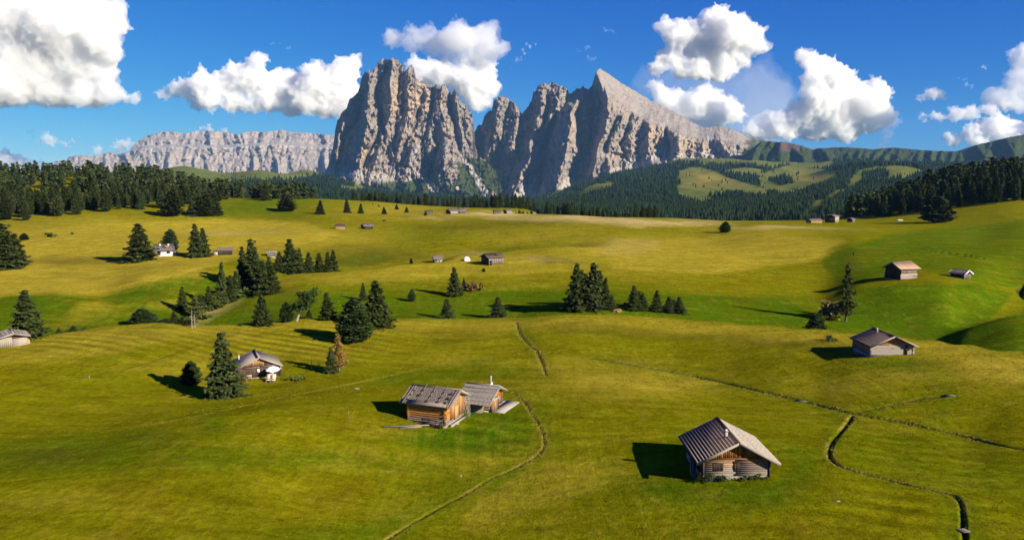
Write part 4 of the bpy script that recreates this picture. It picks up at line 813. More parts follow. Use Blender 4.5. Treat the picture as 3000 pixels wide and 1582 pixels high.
def bush(px, py, h, w, mat, label, seed, D=None, group=None, n=260, name='bush', cat='bush', loc=None, hm=None, wm=None, base=None, lsz=None):
    p = np.array(loc) if loc is not None else (hit(px, py) if D is None else onground(px, D)); mpp = p[1] / F; H = hm or h * mpp; Wd = wm or w * mpp; rs = np.random.RandomState(seed)
    nl = 7; cl = np.stack([rs.normal(0, .26, nl) * Wd, rs.normal(0, .26, nl) * Wd, H * rs.uniform(.22, .72, nl)], 1); c = cl[rs.randint(0, nl, n)] + rs.normal(0, 1, (n, 3)) * np.array([.15 * Wd, .15 * Wd, .17 * H]); c[:, 2] = np.abs(c[:, 2])
    sz = (lsz or max(.06, .11 * Wd)) * rs.uniform(.6, 1.3, n); a = rs.rand(n) * 6.28; pt = rs.normal(.2, .6, n)
    u = np.stack([np.cos(a) * np.cos(pt), np.sin(a) * np.cos(pt), np.sin(pt)], 1) * sz[:, None]; w_ = np.stack([-np.sin(a), np.cos(a), rs.normal(0, .6, n)], 1) * (sz * .7)[:, None]
    r = link(name, None, label=label, category=cat); r.location = p
    if group: r['group'] = group
    link('leaves', crown_mesh('leaves', quads(c, u, w_), mat), r)
    Vs, Qs, o = [], [], 0
    for k in range(5):
        q = np.linspace(0, 1, 3)[:, None]; e = cl[k]; V, Q = tube(np.array([0, 0, -.1]) * (1 - q) + e * q, .012 * max(H, .8) * (1.2 - q[:, 0]), 4); Vs.append(V); Qs.append(Q + o); o += len(V)
    link('stems', mesh_from('stems', np.concatenate(Vs), np.concatenate(Qs), [M['bark']], True), r); return r
for i, a in enumerate([
 (146,695,13,22,'bushleaf','round green bush alone on the yellow upper field'),(213,687,7,9,'bushleaf','tiny bush beyond the round one on the yellow upper field'),
 (233,964,16,20,'pine','low green bush at the edge of the crest, first of three'),(246,967,17,17,'pine','upright little bush beside the first crest bush'),(289,968,14,20,'pine','last of the three little crest bushes'),
 (640,905,20,36,'bushleaf','leafy shrub beside the eroded gully bank'),(668,880,22,44,'bushleaf','wide leafy shrub along the upper gully'),(712,868,26,60,'bushleaf','broad thicket below the tall gully spruces'),(600,935,20,30,'needle','dark shrub low in the eroded gully'),
 (1389,854,26,42,'drybush','yellowish withered bush beside the sapling spruce'),(2446,936,56,60,'drybush','dry dark brushwood at the foot of the larch'),(2424,922,50,34,'drybush','leaning brown brushwood beside the larch'),
 (2428,998,18,18,'pine','small round bush on the crest by the cabin shadow'),(868,1112,10,34,'bushleaf','low weed patch on the lawn beside the parasol'),(705,955,8,12,'needle','tiny conifer bush on the slope near the well-shaped spruce'),
 (560,955,26,34,'needle','dark shrub at the foot of the bare trunks'),(1290,941,8,36,'needle','low dark shrub just behind the crest')]):
    bush(*a[:6], 40 + i, D=None if a[0] not in (233, 246, 289, 1290) else 214)
# ------------------------------------------------------------------ woods on the plateau
def stand(label_front, group, wood_label, region, D0, D1, n_front, n_back, seed, hr, ar, spacing):
    rs = np.random.RandomState(seed); pts = []; tries = 0
    while len(pts) < n_front + n_back and tries < 60000:
        tries += 1; D = math.exp(rs.uniform(math.log(D0), math.log(D1))); px = rs.uniform(*region[0]); x = (px - CX) / F / .999 * D; z = float(ground(x, D)); q = proj(x, D, z)
        if not region[1](q[0], q[1], D): continue
        if any((x - a) ** 2 + (D - b) ** 2 < spacing ** 2 for a, b, _ in pts): continue
        pts.append((x, D, z))
    pts.sort(key=lambda p: p[1])
    for i, (x, D, z) in enumerate(pts[:n_front]):
        h = rs.uniform(*hr); kind = 'wspruce' if rs.rand() < .38 else 'wpine'; w = h * rs.uniform(*ar) * (1.0 if kind == 'wspruce' else 1.05)
        lf = ('tall ' if h > sum(hr) / 2 else 'low ') + ('pointed ' if kind == 'wspruce' else 'rounded ') + label_front; tree_at((x, D, z), h, w, kind, i % 4 if kind == 'wspruce' else i % 3, lf, group + (', pointed' if kind == 'wspruce' else ', rounded') + (', tall' if h > sum(hr) / 2 else ', low'))
    back = pts[n_front:]
    if back:
        Vs = []; base = [crown_conifer(600 + k, 10, 2.3, 'spruce' if k < 2 else 'pine', 1.05, 12, 7) for k in range(5)]
        for x, D, z in back:
            v = base[rs.randint(5)]; h = rs.uniform(*hr) / 10; a = rs.rand() * 6.28; c, s = math.cos(a), math.sin(a); w = h * rs.uniform(1.0, 1.45)
            Vs.append(np.stack([(v[:, 0] * c - v[:, 1] * s) * w + x, (v[:, 0] * s + v[:, 1] * c) * w + D, v[:, 2] * h + z], 1))
        link('forest', crown_mesh('forest', np.concatenate(Vs), 'wood_needle'), kind='stuff', label=wood_label, category='wood')
    print('stand', len(pts), tries)
yb_left = [(-100,648),(0,647),(100,645),(194,635),(310,624),(388,620),(442,621),(520,622),(560,608),(644,590),(700,584),(735,572),(741,588),(800,588),(930,585),(932,560),(960,500)]
def reg_left(px, py, D):
    n = 9 * float(noise(px / 23., py / 9.)); clear = ((px - 150) / 105) ** 2 + ((py - 572) / 17) ** 2 < 1 + .06 * n
    return py + n * .4 < interp_pts(yb_left, px) and not clear and py > 505
stand('conifer standing in the front of the big hill wood', 'conifers in the front of the big hill wood', 'deep interior of the big dark wood on the hill', ((-80, 935), reg_left), 545, 1000, 125, 340, 5, (11, 18), (.42, .60), 4.6)
yb_right = [(2440,640),(2467,640),(2510,636),(2604,628),(2700,626),(2760,628),(2790,617),(2837,602),(2920,597),(3000,594),(3100,590)]
def reg_right(px, py, D): return py + 4 * float(noise(px / 19., py / 9.)) < interp_pts(yb_right, px) and py > 515 and px > 2462 + (D - 560) * .05
stand('conifer at the edge of the shady hillside wood', 'conifers at the edge of the shady hillside wood', 'dark interior of the shady hillside wood', ((2462, 3090), reg_right), 520, 1000, 80, 230, 6, (14, 23), (.32, .46), 5.0)
def strip(n, seed, x0, x1, D, top, label, group, hr, base=None):
    rs = np.random.RandomState(seed)
    for i in range(n):
        px = x0 + (x1 - x0) * (i + rs.rand() * .8) / n; d = interp_pts(D, px) * rs.uniform(1.0, 1.05); p = onground(px, float(d)); tp = interp_pts(top, px) + rs.uniform(-7, 7); zt = float(zat(tp, p[1])); h = zt - p[2]
        if h < 6: h = rs.uniform(*hr)
        h = min(h, 26)
        k = 'wspruce' if rs.rand() < .6 else 'wpine'; tree_at(p, h, max(5., h * rs.uniform(.36, .52)), k, i % 4 if k == 'wspruce' else i % 3, ('pointed ' if k == 'wspruce' else 'rounded ') + label, group + (', pointed' if k == 'wspruce' else ', rounded'))
strip(52, 21, 1040, 1566, [(1035,815),(1183,870),(1280,890),(1377,915),(1563,1000)], [(1035,570),(1060,560),(1150,566),(1250,572),(1330,577),(1380,572),(1440,572),(1480,568),(1530,572),(1566,578)], 'conifer in the long strip of wood under the massif', 'conifers in the long strip of wood under the massif', (12, 15))
strip(30, 22, 1600, 1925, [(1600,735),(1726,722),(1925,728)], [(1600,592),(1660,598),(1720,604),(1800,618),(1870,634),(1925,642)], 'conifer rising behind the edge of the tan field', 'conifers behind the edge of the tan field', (12, 16))
print('trees', time.time() - T0)
# ------------------------------------------------------------------ huts
def mat_wood(name, grey, warm, z0, z1, vert=False, dark=.55, rnd=.45, blot=.35, scale=1.0):
    k = N(name); p = k.obj(); r = k.rnd(); s3 = (9, 9, .8) if vert else (.8, .8, 9); z = k.n('SeparateXYZ', {0: p}).outputs[2]
    off = k.n('VectorMath', {0: p, 1: k.n('CombineXYZ', {0: k.math('MULTIPLY', r, 37.0), 1: k.math('MULTIPLY', r, 11.0), 2: 0.0}).outputs[0]}, operation='ADD').outputs[0]
    g = k.noise(off, 2.2 * scale, 5, .7, .4, s3); b = k.noise(off, 1.1 * scale, 4, .6, .5); f = k.math('ADD', z, k.math('MULTIPLY', k.math('SUBTRACT', b, .5), 1.6)); f = k.math('ADD', f, k.math('MULTIPLY', k.math('SUBTRACT', r, .5), .5))
    f = k.ramp(f, z0, z1); c = k.mix(f, grey, warm)
    v = k.math('MULTIPLY', k.ramp(g, .25, .75, dark, 1.25), k.math('ADD', 1 - rnd / 2, k.math('MULTIPLY', r, rnd))); c = k.mix(1.0, c, k.n('CombineColor', {0: v, 1: v, 2: v}).outputs[0], 'MULTIPLY')
    c = k.mix(k.math('MULTIPLY', k.ramp(b, .58, .75), blot), c, (.02, .015, .01)); k.bsdf(c, .85, .12, k.bump(g, .02, .6)); return k.m
GREY = (.185, .155, .13); WARM = (.36, .145, .025); DARKW = (.035, .024, .016)
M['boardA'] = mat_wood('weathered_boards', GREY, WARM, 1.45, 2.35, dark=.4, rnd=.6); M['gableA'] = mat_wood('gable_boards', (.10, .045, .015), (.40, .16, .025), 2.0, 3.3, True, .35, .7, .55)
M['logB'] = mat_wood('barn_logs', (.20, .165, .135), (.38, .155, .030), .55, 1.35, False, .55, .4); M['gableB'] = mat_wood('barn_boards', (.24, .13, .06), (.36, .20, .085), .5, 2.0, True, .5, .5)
M['logC'] = mat_wood('cabin_logs', (.33, .285, .245), (.36, .16, .04), 1.6, 2.4, False, .55, .3); M['boardD'] = mat_wood('chalet_boards', (.085, .055, .042), (.34, .18, .075), 2.1, 2.9, True, .5, .45)
M['greyv'] = mat_wood('grey_vertical_boards', (.16, .14, .122), (.20, .175, .15), .5, 3., True, .5, .5); M['darkv'] = mat_wood('dark_boards', (.05, .036, .027), (.07, .05, .035), .5, 3., True, .5, .5)
M['core'] = mat_wood('dark_wall', (.035, .026, .02), (.05, .03, .018), 1., 2., True); M['paleb'] = mat_wood('pale_boards', (.27, .24, .21), (.30, .25, .20), .5, 3., True, .6, .3)
M['trim'] = mat_wood('grey_trim', (.23, .20, .175), (.27, .235, .20), 0, 9., False, .7, .25, .1); M['warmt'] = mat_wood('warm_wood', (.42, .25, .11), (.40, .22, .09), 0, 9., True, .65, .3, .1)
def mat_plain(name, c, rough=.8, n=.25, scale=3.0, spec=.15):
    k = N(name); p = k.obj(); a = k.noise(p, scale, 5, .65); r = k.rnd(); v = k.math('MULTIPLY', k.ramp(a, .25, .75, 1 - n, 1 + n), k.math('ADD', .88, k.math('MULTIPLY', r, .24))); c = k.mix(1.0, c, k.n('CombineColor', {0: v, 1: v, 2: v}).outputs[0], 'MULTIPLY')
    k.bsdf(c, rough, spec, k.bump(a, .015, .5)); return k.m
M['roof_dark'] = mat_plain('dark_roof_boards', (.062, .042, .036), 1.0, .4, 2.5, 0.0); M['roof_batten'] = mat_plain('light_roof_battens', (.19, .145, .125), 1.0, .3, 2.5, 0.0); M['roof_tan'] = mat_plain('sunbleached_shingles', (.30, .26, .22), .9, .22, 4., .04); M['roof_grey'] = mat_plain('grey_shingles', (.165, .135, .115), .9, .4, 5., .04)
M['roof_pale'] = mat_plain('pale_roof', (.25, .218, .185), .7, .15, 2.0, .1); M['roof_pink'] = mat_plain('new_wood_roof', (.36, .235, .16), .85, .15, 3.); M['roof_brown'] = mat_plain('brown_roof', (.085, .058, .048), .8, .3, 3.); M['roof_slate'] = mat_plain('dark_slate_roof', (.125, .105, .11), .8, .3, 3.)
M['white'] = mat_plain('white_plaster', (.72, .70, .68), .8, .06); M['cream'] = mat_plain('cream_canvas', (.62, .50, .36), .8, .08); M['stone'] = mat_plain('stone', (.24, .215, .19), .9, .35, 2.); M['black'] = mat_plain('dark_opening', (.012, .010, .009), .5, .2); M['metal'] = mat_plain('pale_metal', (.5, .5, .5), .4, .1); M['redb'] = mat_plain('red_shutter', (.24, .07, .035), .8, .2); M['redheap'] = mat_plain('red_brush', (.20, .075, .03), .9, .4)
M['whitecloth'] = mat_plain('white_cloth', (.85, .85, .87), .7, .04)
BOXQ = np.array([(0, 2, 3, 1), (4, 5, 7, 6), (0, 1, 5, 4), (2, 6, 7, 3), (0, 4, 6, 2), (1, 3, 7, 5)])
def bx(x0, x1, y0, y1, z0, z1): return np.array([(x, y, z) for x in (x0, x1) for y in (y0, y1) for z in (z0, z1)], float)
def boxes(name, L, mat, parent, fn=None, **props):
    V = np.concatenate(L) if isinstance(L, list) else L
    if fn is not None: V = fn(V)
    Q = np.concatenate([BOXQ + 8 * i for i in range(len(V) // 8)])
    return link(name, mesh_from(name, V, Q, [M[mat]]), parent, **props)
def prism(name, poly, y0, y1, mat, parent):
    n = len(poly); V = [(x, y0, z) for x, z in poly] + [(x, y1, z) for x, z in poly]; me = bpy.data.meshes.new(name)
    me.from_pydata(V, [], [tuple(range(n)), tuple(range(2 * n - 1, n - 1, -1))] + [(i, i + n, (i + 1) % n + n, (i + 1) % n) for i in range(n)]); me.materials.append(M[mat]); me.update(); return link(name, me, parent)
def logmesh(name, a, b, r, mat, parent, seed=0):
    rs = np.random.RandomState(seed); s = np.linspace(0, 1, 4)[:, None]; P = np.array(a) * (1 - s) + np.array(b) * s + np.stack([0 * s[:, 0], 0 * s[:, 0], rs.normal(0, .012, 4)], 1); S = 7
    V, Q = tube(P, np.full(4, r) * rs.uniform(.95, 1.05), S); n = len(V); V = np.concatenate([V, P[:1], P[-1:]])
    cap = [(n, (j + 1) % S, j, j) for j in range(S)] + [(n + 1, n - S + j, n - S + (j + 1) % S, n - S + (j + 1) % S) for j in range(S)]
    me = bpy.data.meshes.new(name); me.from_pydata([tuple(v) for v in V], [], [tuple(q) for q in Q] + [q[:3] for q in cap]); me.materials.append(M[mat]); me.update(); return link(name, me, parent)
class Hut:
    def __init__(s, name, label, loc, rot, W, L, hw, pitch, ov=.8, of=.7, ob=.7, cat='hut', base=1.2, found='stone', fh=0.0, core='core', group=None, x_off=0.0):
        s.r = link(name, None, label=label, category=cat); s.r.location = loc; s.r.rotation_euler = (0, 0, rot)
        if group: s.r['group'] = group
        s.W, s.L, s.hw, s.ov, s.of, s.ob = W, L, hw, ov, of, ob; s.t = math.tan(pitch); s.p = pitch; s.zr = hw + W / 2 * s.t; s.rs = random.Random(int(abs(loc[0]) * 97) + 5)
        w, l = W / 2 - .06, L / 2 - .06
        prism('wall', [(-w, -.05), (w, -.05), (w, hw - .02), (0, hw + w * s.t - .02), (-w, hw - .02)], -l, l, core, s.r)
        boxes('foundation', [bx(-W / 2 - .03, W / 2 + .03, -L / 2 - .03, L / 2 + .03, -base, fh)], found, s.r)
    def slope(s, sg):
        c, n = math.cos(s.p), math.sin(s.p)
        def fn(V):                                     # (down the slope, along the ridge, above the slope)
            return np.stack([sg * (V[:, 0] * c + V[:, 2] * n), V[:, 1], s.zr + .05 - V[:, 0] * n + V[:, 2] * c], 1)
        return fn
    def roof(s, sides, thick=.10, trim='trim', barge=.16, ext=(0, 0)):
        c = math.cos(s.p); y0, y1 = -s.L / 2 - s.of, s.L / 2 + s.ob
        for k, sg in enumerate((-1, 1)):
            kind, mat, n = sides[k]; Ls = (s.W / 2 + s.ov + ext[k]) / c; fn = s.slope(sg)
            sl = boxes('roof_slope', [bx(-.03, Ls, y0, y1, 0, thick)], mat, s.r, fn)
            if kind == 'course':                       # overlapping board courses with a light edge each
                for i in range(n):
                    a, b = Ls * i / n, Ls * (i + 1.12) / n; b = min(b, Ls + .04); V = np.array([(a, y0 - .03, thick), (a, y0 - .03, thick + .03), (a, y1 + .03, thick), (a, y1 + .03, thick + .03), (b, y0 - .03, thick + .02), (b, y0 - .03, thick + .10), (b, y1 + .03, thick + .02), (b, y1 + .03, thick + .10)])
                    boxes('roof_course', [V], 'roof_dark', sl, fn)
            elif kind == 'rib':                        # boards along the ridge with raised battens
                for i in range(n):
                    a = Ls * (i + .06) / n; w_ = Ls / n; boxes('roof_course', [bx(a, a + w_ * .52, y0 - .02, y1 + .02, thick, thick + .055 + s.rs.uniform(-.01, .01))], 'roof_batten', sl, fn)
            elif kind == 'shingle':
                for i in range(n):
                    a = Ls * i / n; b = Ls * (i + 1.25) / n; q = []; y = y0 - .03
                    while y < y1:
                        w_ = s.rs.uniform(.13, .3) * (1.0 if s.L < 9 else 1.3); e = min(b + s.rs.uniform(-.05, .05), Ls + .06); h = s.rs.uniform(.035, .085); y2 = min(y + w_ - .012, y1 + .03)
                        q.append(np.array([(a, y, thick), (a, y, thick + .01), (a, y2, thick), (a, y2, thick + .01), (e, y, thick), (e, y, thick + h), (e, y2, thick), (e, y2, thick + h)])); y += w_
                    boxes('shingle_row', q, mat, sl, fn, kind='stuff')
            elif kind == 'board':                      # long boards down the slope
                m = n; 
                for i in range(m):
                    ya = y0 + (y1 - y0) * i / m; yb = y0 + (y1 - y0) * (i + 1) / m - .03; boxes('roof_board', [bx(0, Ls + s.rs.uniform(0, .08), ya, yb, thick, thick + s.rs.uniform(.03, .06))], mat, sl, fn)
            elif kind == 'seam':
                for i in range(n + 1):
                    ya = y0 + (y1 - y0) * i / n; boxes('seam', [bx(0, Ls, ya - .025, ya + .025, thick, thick + .05)], 'roof_slate', sl, fn)
            if barge:
                for yy in (y0 - .05, y1): boxes('barge_board', [bx(-.02, Ls, yy, yy + .05, -.10, thick + .06)], trim, s.r, fn)
        boxes('ridge_board', [bx(-.16, .16, y0 - .04, y1 + .04, s.zr + thick + .07, s.zr + thick + .15)], sides[0][1], s.r)
        s.y0, s.y1 = y0, y1
    def rows(s, face, mat, n, z0=0.0, z1=None, split=1, log=False, proud=.03, gap=.006, name='board', ext=.0, x0=None, x1=None):
        """horizontal boards or logs; face f front, b back, l left, r right"""
        z1 = s.hw if z1 is None else z1; h = (z1 - z0) / n
        for i in range(n):
            a, b = z0 + h * i + gap / 2, z0 + h * (i + 1) - gap / 2
            half = (s.W if face in 'fb' else s.L) / 2 + ext; lo = -half if x0 is None else x0; hi = half if x1 is None else x1
            cut = [lo, hi] if split == 1 else [lo, lo + (hi - lo) * (.46 + s.rs.uniform(-.03, .03)), hi]
            for u0, u1 in zip(cut[:-1], cut[1:]):
                zm = (a + b) / 2
                if face in 'fb':
                    zt = s.zr - s.t * np.array([abs(u0), abs(u1)])
                    if b > s.hw: lim = (s.zr - b) / s.t; u0, u1 = max(u0, -lim), min(u1, lim)
                    if u1 - u0 < .1: continue
                pr = proud + s.rs.uniform(-.008, .014)
                if log:
                    e = s.rs.uniform(.10, .3) if ext == 0 else 0; r_ = h * .53
                    sy = {'f': -s.L / 2, 'b': s.L / 2, 'l': -s.W / 2, 'r': s.W / 2}[face]; zz = zm + (h * .5 if face in 'lr' and z0 > 0 else 0)
                    if face in 'fb': logmesh(name, (u0 - e, sy, zz), (u1 + e, sy, zz), r_, mat, s.r, i)
                    else: logmesh(name, (sy, u0 - e, zz), (sy, u1 + e, zz), r_, mat, s.r, i)
                else:
                    if face == 'f': B = bx(u0 + .005, u1 - .005, -s.L / 2 - pr, -s.L / 2 + .07, a, b)
                    elif face == 'b': B = bx(u0, u1, s.L / 2 - .07, s.L / 2 + pr, a, b)
                    elif face == 'l': B = bx(-s.W / 2 - pr, -s.W / 2 + .07, u0, u1, a, b)
                    else: B = bx(s.W / 2 - .07, s.W / 2 + pr, u0, u1, a, b)
                    boxes(name, [B], mat, s.r)
    def verts(s, face, mat, n, z0=0.0, z1=None, gable=False, proud=.03, name='board', lo=None, hi=None):
        half = (s.W if face in 'fb' else s.L) / 2; lo = -half if lo is None else lo; hi = half if hi is None else hi
        for i in range(n):
            u0, u1 = lo + (hi - lo) * i / n + .006, lo + (hi - lo) * (i + 1) / n - .006; pr = proud + s.rs.uniform(-.008, .018); zb = z0 + s.rs.uniform(-.03, .0)
            t0 = t1 = s.hw if z1 is None else z1
            if gable: t0, t1 = s.zr - s.t * abs(u0) - .03, s.zr - s.t * abs(u1) - .03
            if max(t0, t1) < zb + .08: continue
            t0, t1 = max(t0, zb + .02), max(t1, zb + .02)
            if face == 'f': ya, yb = -s.L / 2 - pr, -s.L / 2 + .07
            elif face == 'b': ya, yb = s.L / 2 - .07, s.L / 2 + pr
            if face in 'fb': V = np.array([(u0, ya, zb), (u0, ya, t0), (u0, yb, zb), (u0, yb, t0), (u1, ya, zb), (u1, ya, t1), (u1, yb, zb), (u1, yb, t1)])
            else: xa, xb = (-s.W / 2 - pr, -s.W / 2 + .07) if face == 'l' else (s.W / 2 - .07, s.W / 2 + pr); V = bx(xa, xb, u0, u1, zb, t0)
            boxes(name, [V], mat, s.r)
    def window(s, face, u, z, w, h, slats=0, mat='darkv', frame='core', glass='black', shutters=None):
        sg = {'f': (0, -1), 'b': (0, 1), 'l': (-1, 0), 'r': (1, 0)}[face]
        def place(u0, u1, d0, d1, z0, z1):
            if face == 'f': return bx(u0, u1, -s.L / 2 - d1, -s.L / 2 - d0, z0, z1)
            if face == 'r': return bx(s.W / 2 + d0, s.W / 2 + d1, u0, u1, z0, z1)
            if face == 'l': return bx(-s.W / 2 - d1, -s.W / 2 - d0, u0, u1, z0, z1)
            return bx(u0, u1, s.L / 2 + d0, s.L / 2 + d1, z0, z1)
        o = boxes('window', [place(u - w / 2, u + w / 2, .02, .075, z, z + h)], glass, s.r)
        fr = .05; boxes('frame', [place(u - w / 2 - fr, u - w / 2, .02, .10, z - fr, z + h + fr), place(u + w / 2, u + w / 2 + fr, .02, .10, z - fr, z + h + fr), place(u - w / 2, u + w / 2, .02, .10, z + h, z + h + fr), place(u - w / 2, u + w / 2, .02, .10, z - fr, z)], frame, o)
        for i in range(slats): a = u - w / 2 + w * i / slats; boxes('slat', [place(a + .01, a + w / slats - .02, .076, .105, z, z + h)], mat, o)
        for sd in (shutters or ()): a = u + sd * (w / 2 + .05); a0, a1 = sorted((a, a + sd * w * .62)); boxes('shutter', [place(a0, a1, .06, .11, z - .05, z + h + .05)], 'warmt', o)
        return o
    def chimney(s, x, y, w, h, mat='stone', cap='metal', pipe=0.0):
        z = s.zr - abs(x) * s.t; o = boxes('chimney', [bx(x - w / 2, x + w / 2, y - w / 2, y + w / 2, z - .3, z + h)], mat, s.r)
        boxes('cap', [bx(x - w * .7, x + w * .7, y - w * .7, y + w * .7, z + h, z + h + .06)], 'stone', o)
        if pipe:
            V, Q = tube([(x, y, z + h), (x, y, z + h + pipe)], [.07, .07], 8); link('pipe', mesh_from('pipe', V, Q, [M[cap]], True), o); boxes('cowl', [bx(x - .16, x + .16, y - .12, y + .12, z + h + pipe, z + h + pipe + .1)], cap, o)
        else: boxes('cowl', [bx(x - w * .35, x + w * .35, y - w * .2, y + w * .2, z + h + .06, z + h + .22)], cap, o)
R = math.radians
def front_loc(px, py, rot, L, back=True, dz=0.0):
    p = hit(px, py); d = np.array([-math.sin(rot), math.cos(rot)]); c = p[:2] + d * L / 2; return (c[0], c[1], p[2] + dz)
# --- A: the board hut with a dark and a pale roof side
def hut_a():
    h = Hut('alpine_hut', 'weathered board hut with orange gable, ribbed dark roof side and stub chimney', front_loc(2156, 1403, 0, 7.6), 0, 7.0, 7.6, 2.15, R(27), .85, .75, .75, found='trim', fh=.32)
    h.rows('f', 'boardA', 8, .32, 2.15, 2); h.rows('l', 'gableA', 8, .32, 2.15); h.rows('r', 'boardA', 8, .32, 2.15); h.rows('b', 'boardA', 8, .32, 2.15)  # left wall gets dark brown boards: its shade is put into the colour
    h.verts('f', 'gableA', 34, 2.16, gable=True, proud=.015); h.verts('b', 'gableA', 16, 2.16, gable=True)
    boxes('beam', [bx(-3.5, 3.5, -3.9, -3.78, 2.12, 2.24)], 'boardA', h.r)
    for x in (-3.46, 3.46): boxes('corner_post', [bx(x - .09, x + .09, -3.92, -3.74, .0, 2.2)], 'darkv', h.r)
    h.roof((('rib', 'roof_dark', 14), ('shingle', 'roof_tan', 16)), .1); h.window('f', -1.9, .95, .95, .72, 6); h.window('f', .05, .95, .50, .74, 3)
    h.chimney(-.62, -1.7, .34, .85)
    for x in (-2, 0, 2): boxes('rafter', [bx(x - .06, x + .06, -4.5, 4.5, h.zr - abs(x) * h.t - .14, h.zr - abs(x) * h.t - .02)], 'darkv', h.r)
    c = np.array(h.r.location)
    for i in range(9):                                   # planks leaning on the shaded side
        o = boxes('plank', [bx(-.03, .03, -1.5, 1.5, -.10, .10)], 'greyv', None); o.location = (c[0] - 3.85 - .05 * i, c[1] - 1.9 + .2 * (i % 3), c[2] + .35 + .12 * (i % 5)); o.rotation_euler = (R(22), R(18 + 3 * i), R(-4 + i)); o['label'] = 'grey plank leaning on the shaded wall of the ribbed-roof hut'; o['category'] = 'plank'; o['group'] = 'planks leaning on the shaded hut wall'
    for i, (x, w, hh) in enumerate([(-2.95, 1.2, .75), (-1.55, 1.0, .62), (1.0, 1.1, .55), (2.2, 1.3, .72)]):
        bush(0, 0, 0, 0, 'pine', ['leafy weed shrub at the corner of the ribbed-roof hut by the planks', 'low weed shrub under the wider slatted window', 'low dark weed shrub right of centre under the bare boards'.replace('right of centre ', ''), 'broad dark weed shrub near the far front corner post'][i], 70 + i, loc=(c[0] + x, c[1] - 4.05, c[2] - .05), hm=hh, wm=w, n=300, lsz=.085, name='weed_shrub', cat='shrub')
    bush(0, 0, 0, 0, 'drybush', 'dry tuft beside the planks at the hut corner', 75, loc=(c[0] - 3.75, c[1] - 3.9, c[2]), hm=.6, wm=.6, n=120, lsz=.07, name='dry_tuft', cat='weed')
    return h
HA = hut_a()
# --- B: log barn and the cabin behind it
ROTB = R(-21) - math.pi / 2                              # ridge runs to the right and a little towards the view
def hut_b():
    p = hit(1251, 1242); n = np.array([math.sin(R(21)), math.cos(R(21))]); c = p[:2] + n * 2.9; z = p[2] - .02
    h = Hut('log_barn', 'log barn with weighted shingle roof and orange-brown log wall', (c[0], c[1], z), R(69), 5.8, 5.4, 2.75, R(25), .45, .95, 1.1, cat='barn', base=1.6, fh=.1)
    # local front (-y) is the gable facing right, local left (-x) is the long wall facing the view
    for f in 'lr': h.rows(f, 'logB', 10, .1, 2.85, log=True, name='log')
    for f in 'fb': h.rows(f, 'logB', 10, .1, 2.75, log=True, name='log')
    h.verts('f', 'gableB', 18, .5, gable=True, proud=.24, lo=-1.7, hi=2.4); h.verts('b', 'gableB', 14, 2.7, gable=True)
    h.roof((('shingle', 'roof_grey', 13), ('shingle', 'roof_grey', 11)), .1); fn = h.slope(-1); Ls = (2.9 + .45) / math.cos(h.p)
    for y in (-1.55, 0.0, 1.55): boxes('roof_pole', [bx(-.5, Ls - .75, y - .04, y + .04, .16, .23)], 'greyv', h.r, fn)
    for y in (h.y0 + .45, h.y1 - .45): boxes('edge_board', [bx(.1, Ls + .05, y - .42, y - .2, .16, .22), bx(.1, Ls + .05, y - .12, y + .1, .16, .22)], 'roof_grey', h.r, fn)
    boxes('eave_board', [bx(Ls - .75, Ls + .08, h.y0, h.y1, .17, .2)], 'roof_grey', h.r, fn)
    rr = random.Random(4)
    for i in range(15):
        y = (-1.55, 0.0, 1.55, h.y0 + .9, h.y1 - .9)[i % 5]; x = Ls * (.28 + .27 * (i // 5)) + rr.uniform(-.1, .1); s_ = rr.uniform(.10, .18)
        boxes('roof_stone', [bx(x - s_, x + s_, y - s_ * 1.2, y + s_ * .9, .17, .17 + s_ * 1.1)], 'darkv', h.r, fn)
    boxes('hook', [bx(-3.05, -2.98, -.1, -.02, 2.2, 2.75), bx(-3.05, -2.98, -.1, .16, 2.14, 2.2)], 'paleb', h.r)
    boxes('door', [bx(-.55, .55, -3.02, -2.96, .3, 2.1)], 'warmt', h.r)
    boxes('steps', [bx(-2.2, 2.6, -3.35, -3.0, -.9, .02)], 'paleb', h.r)
    return h
HB = hut_b()
def world(h, x, y, z): return np.array(h.r.matrix_basis @ Vector((x, y, z)))
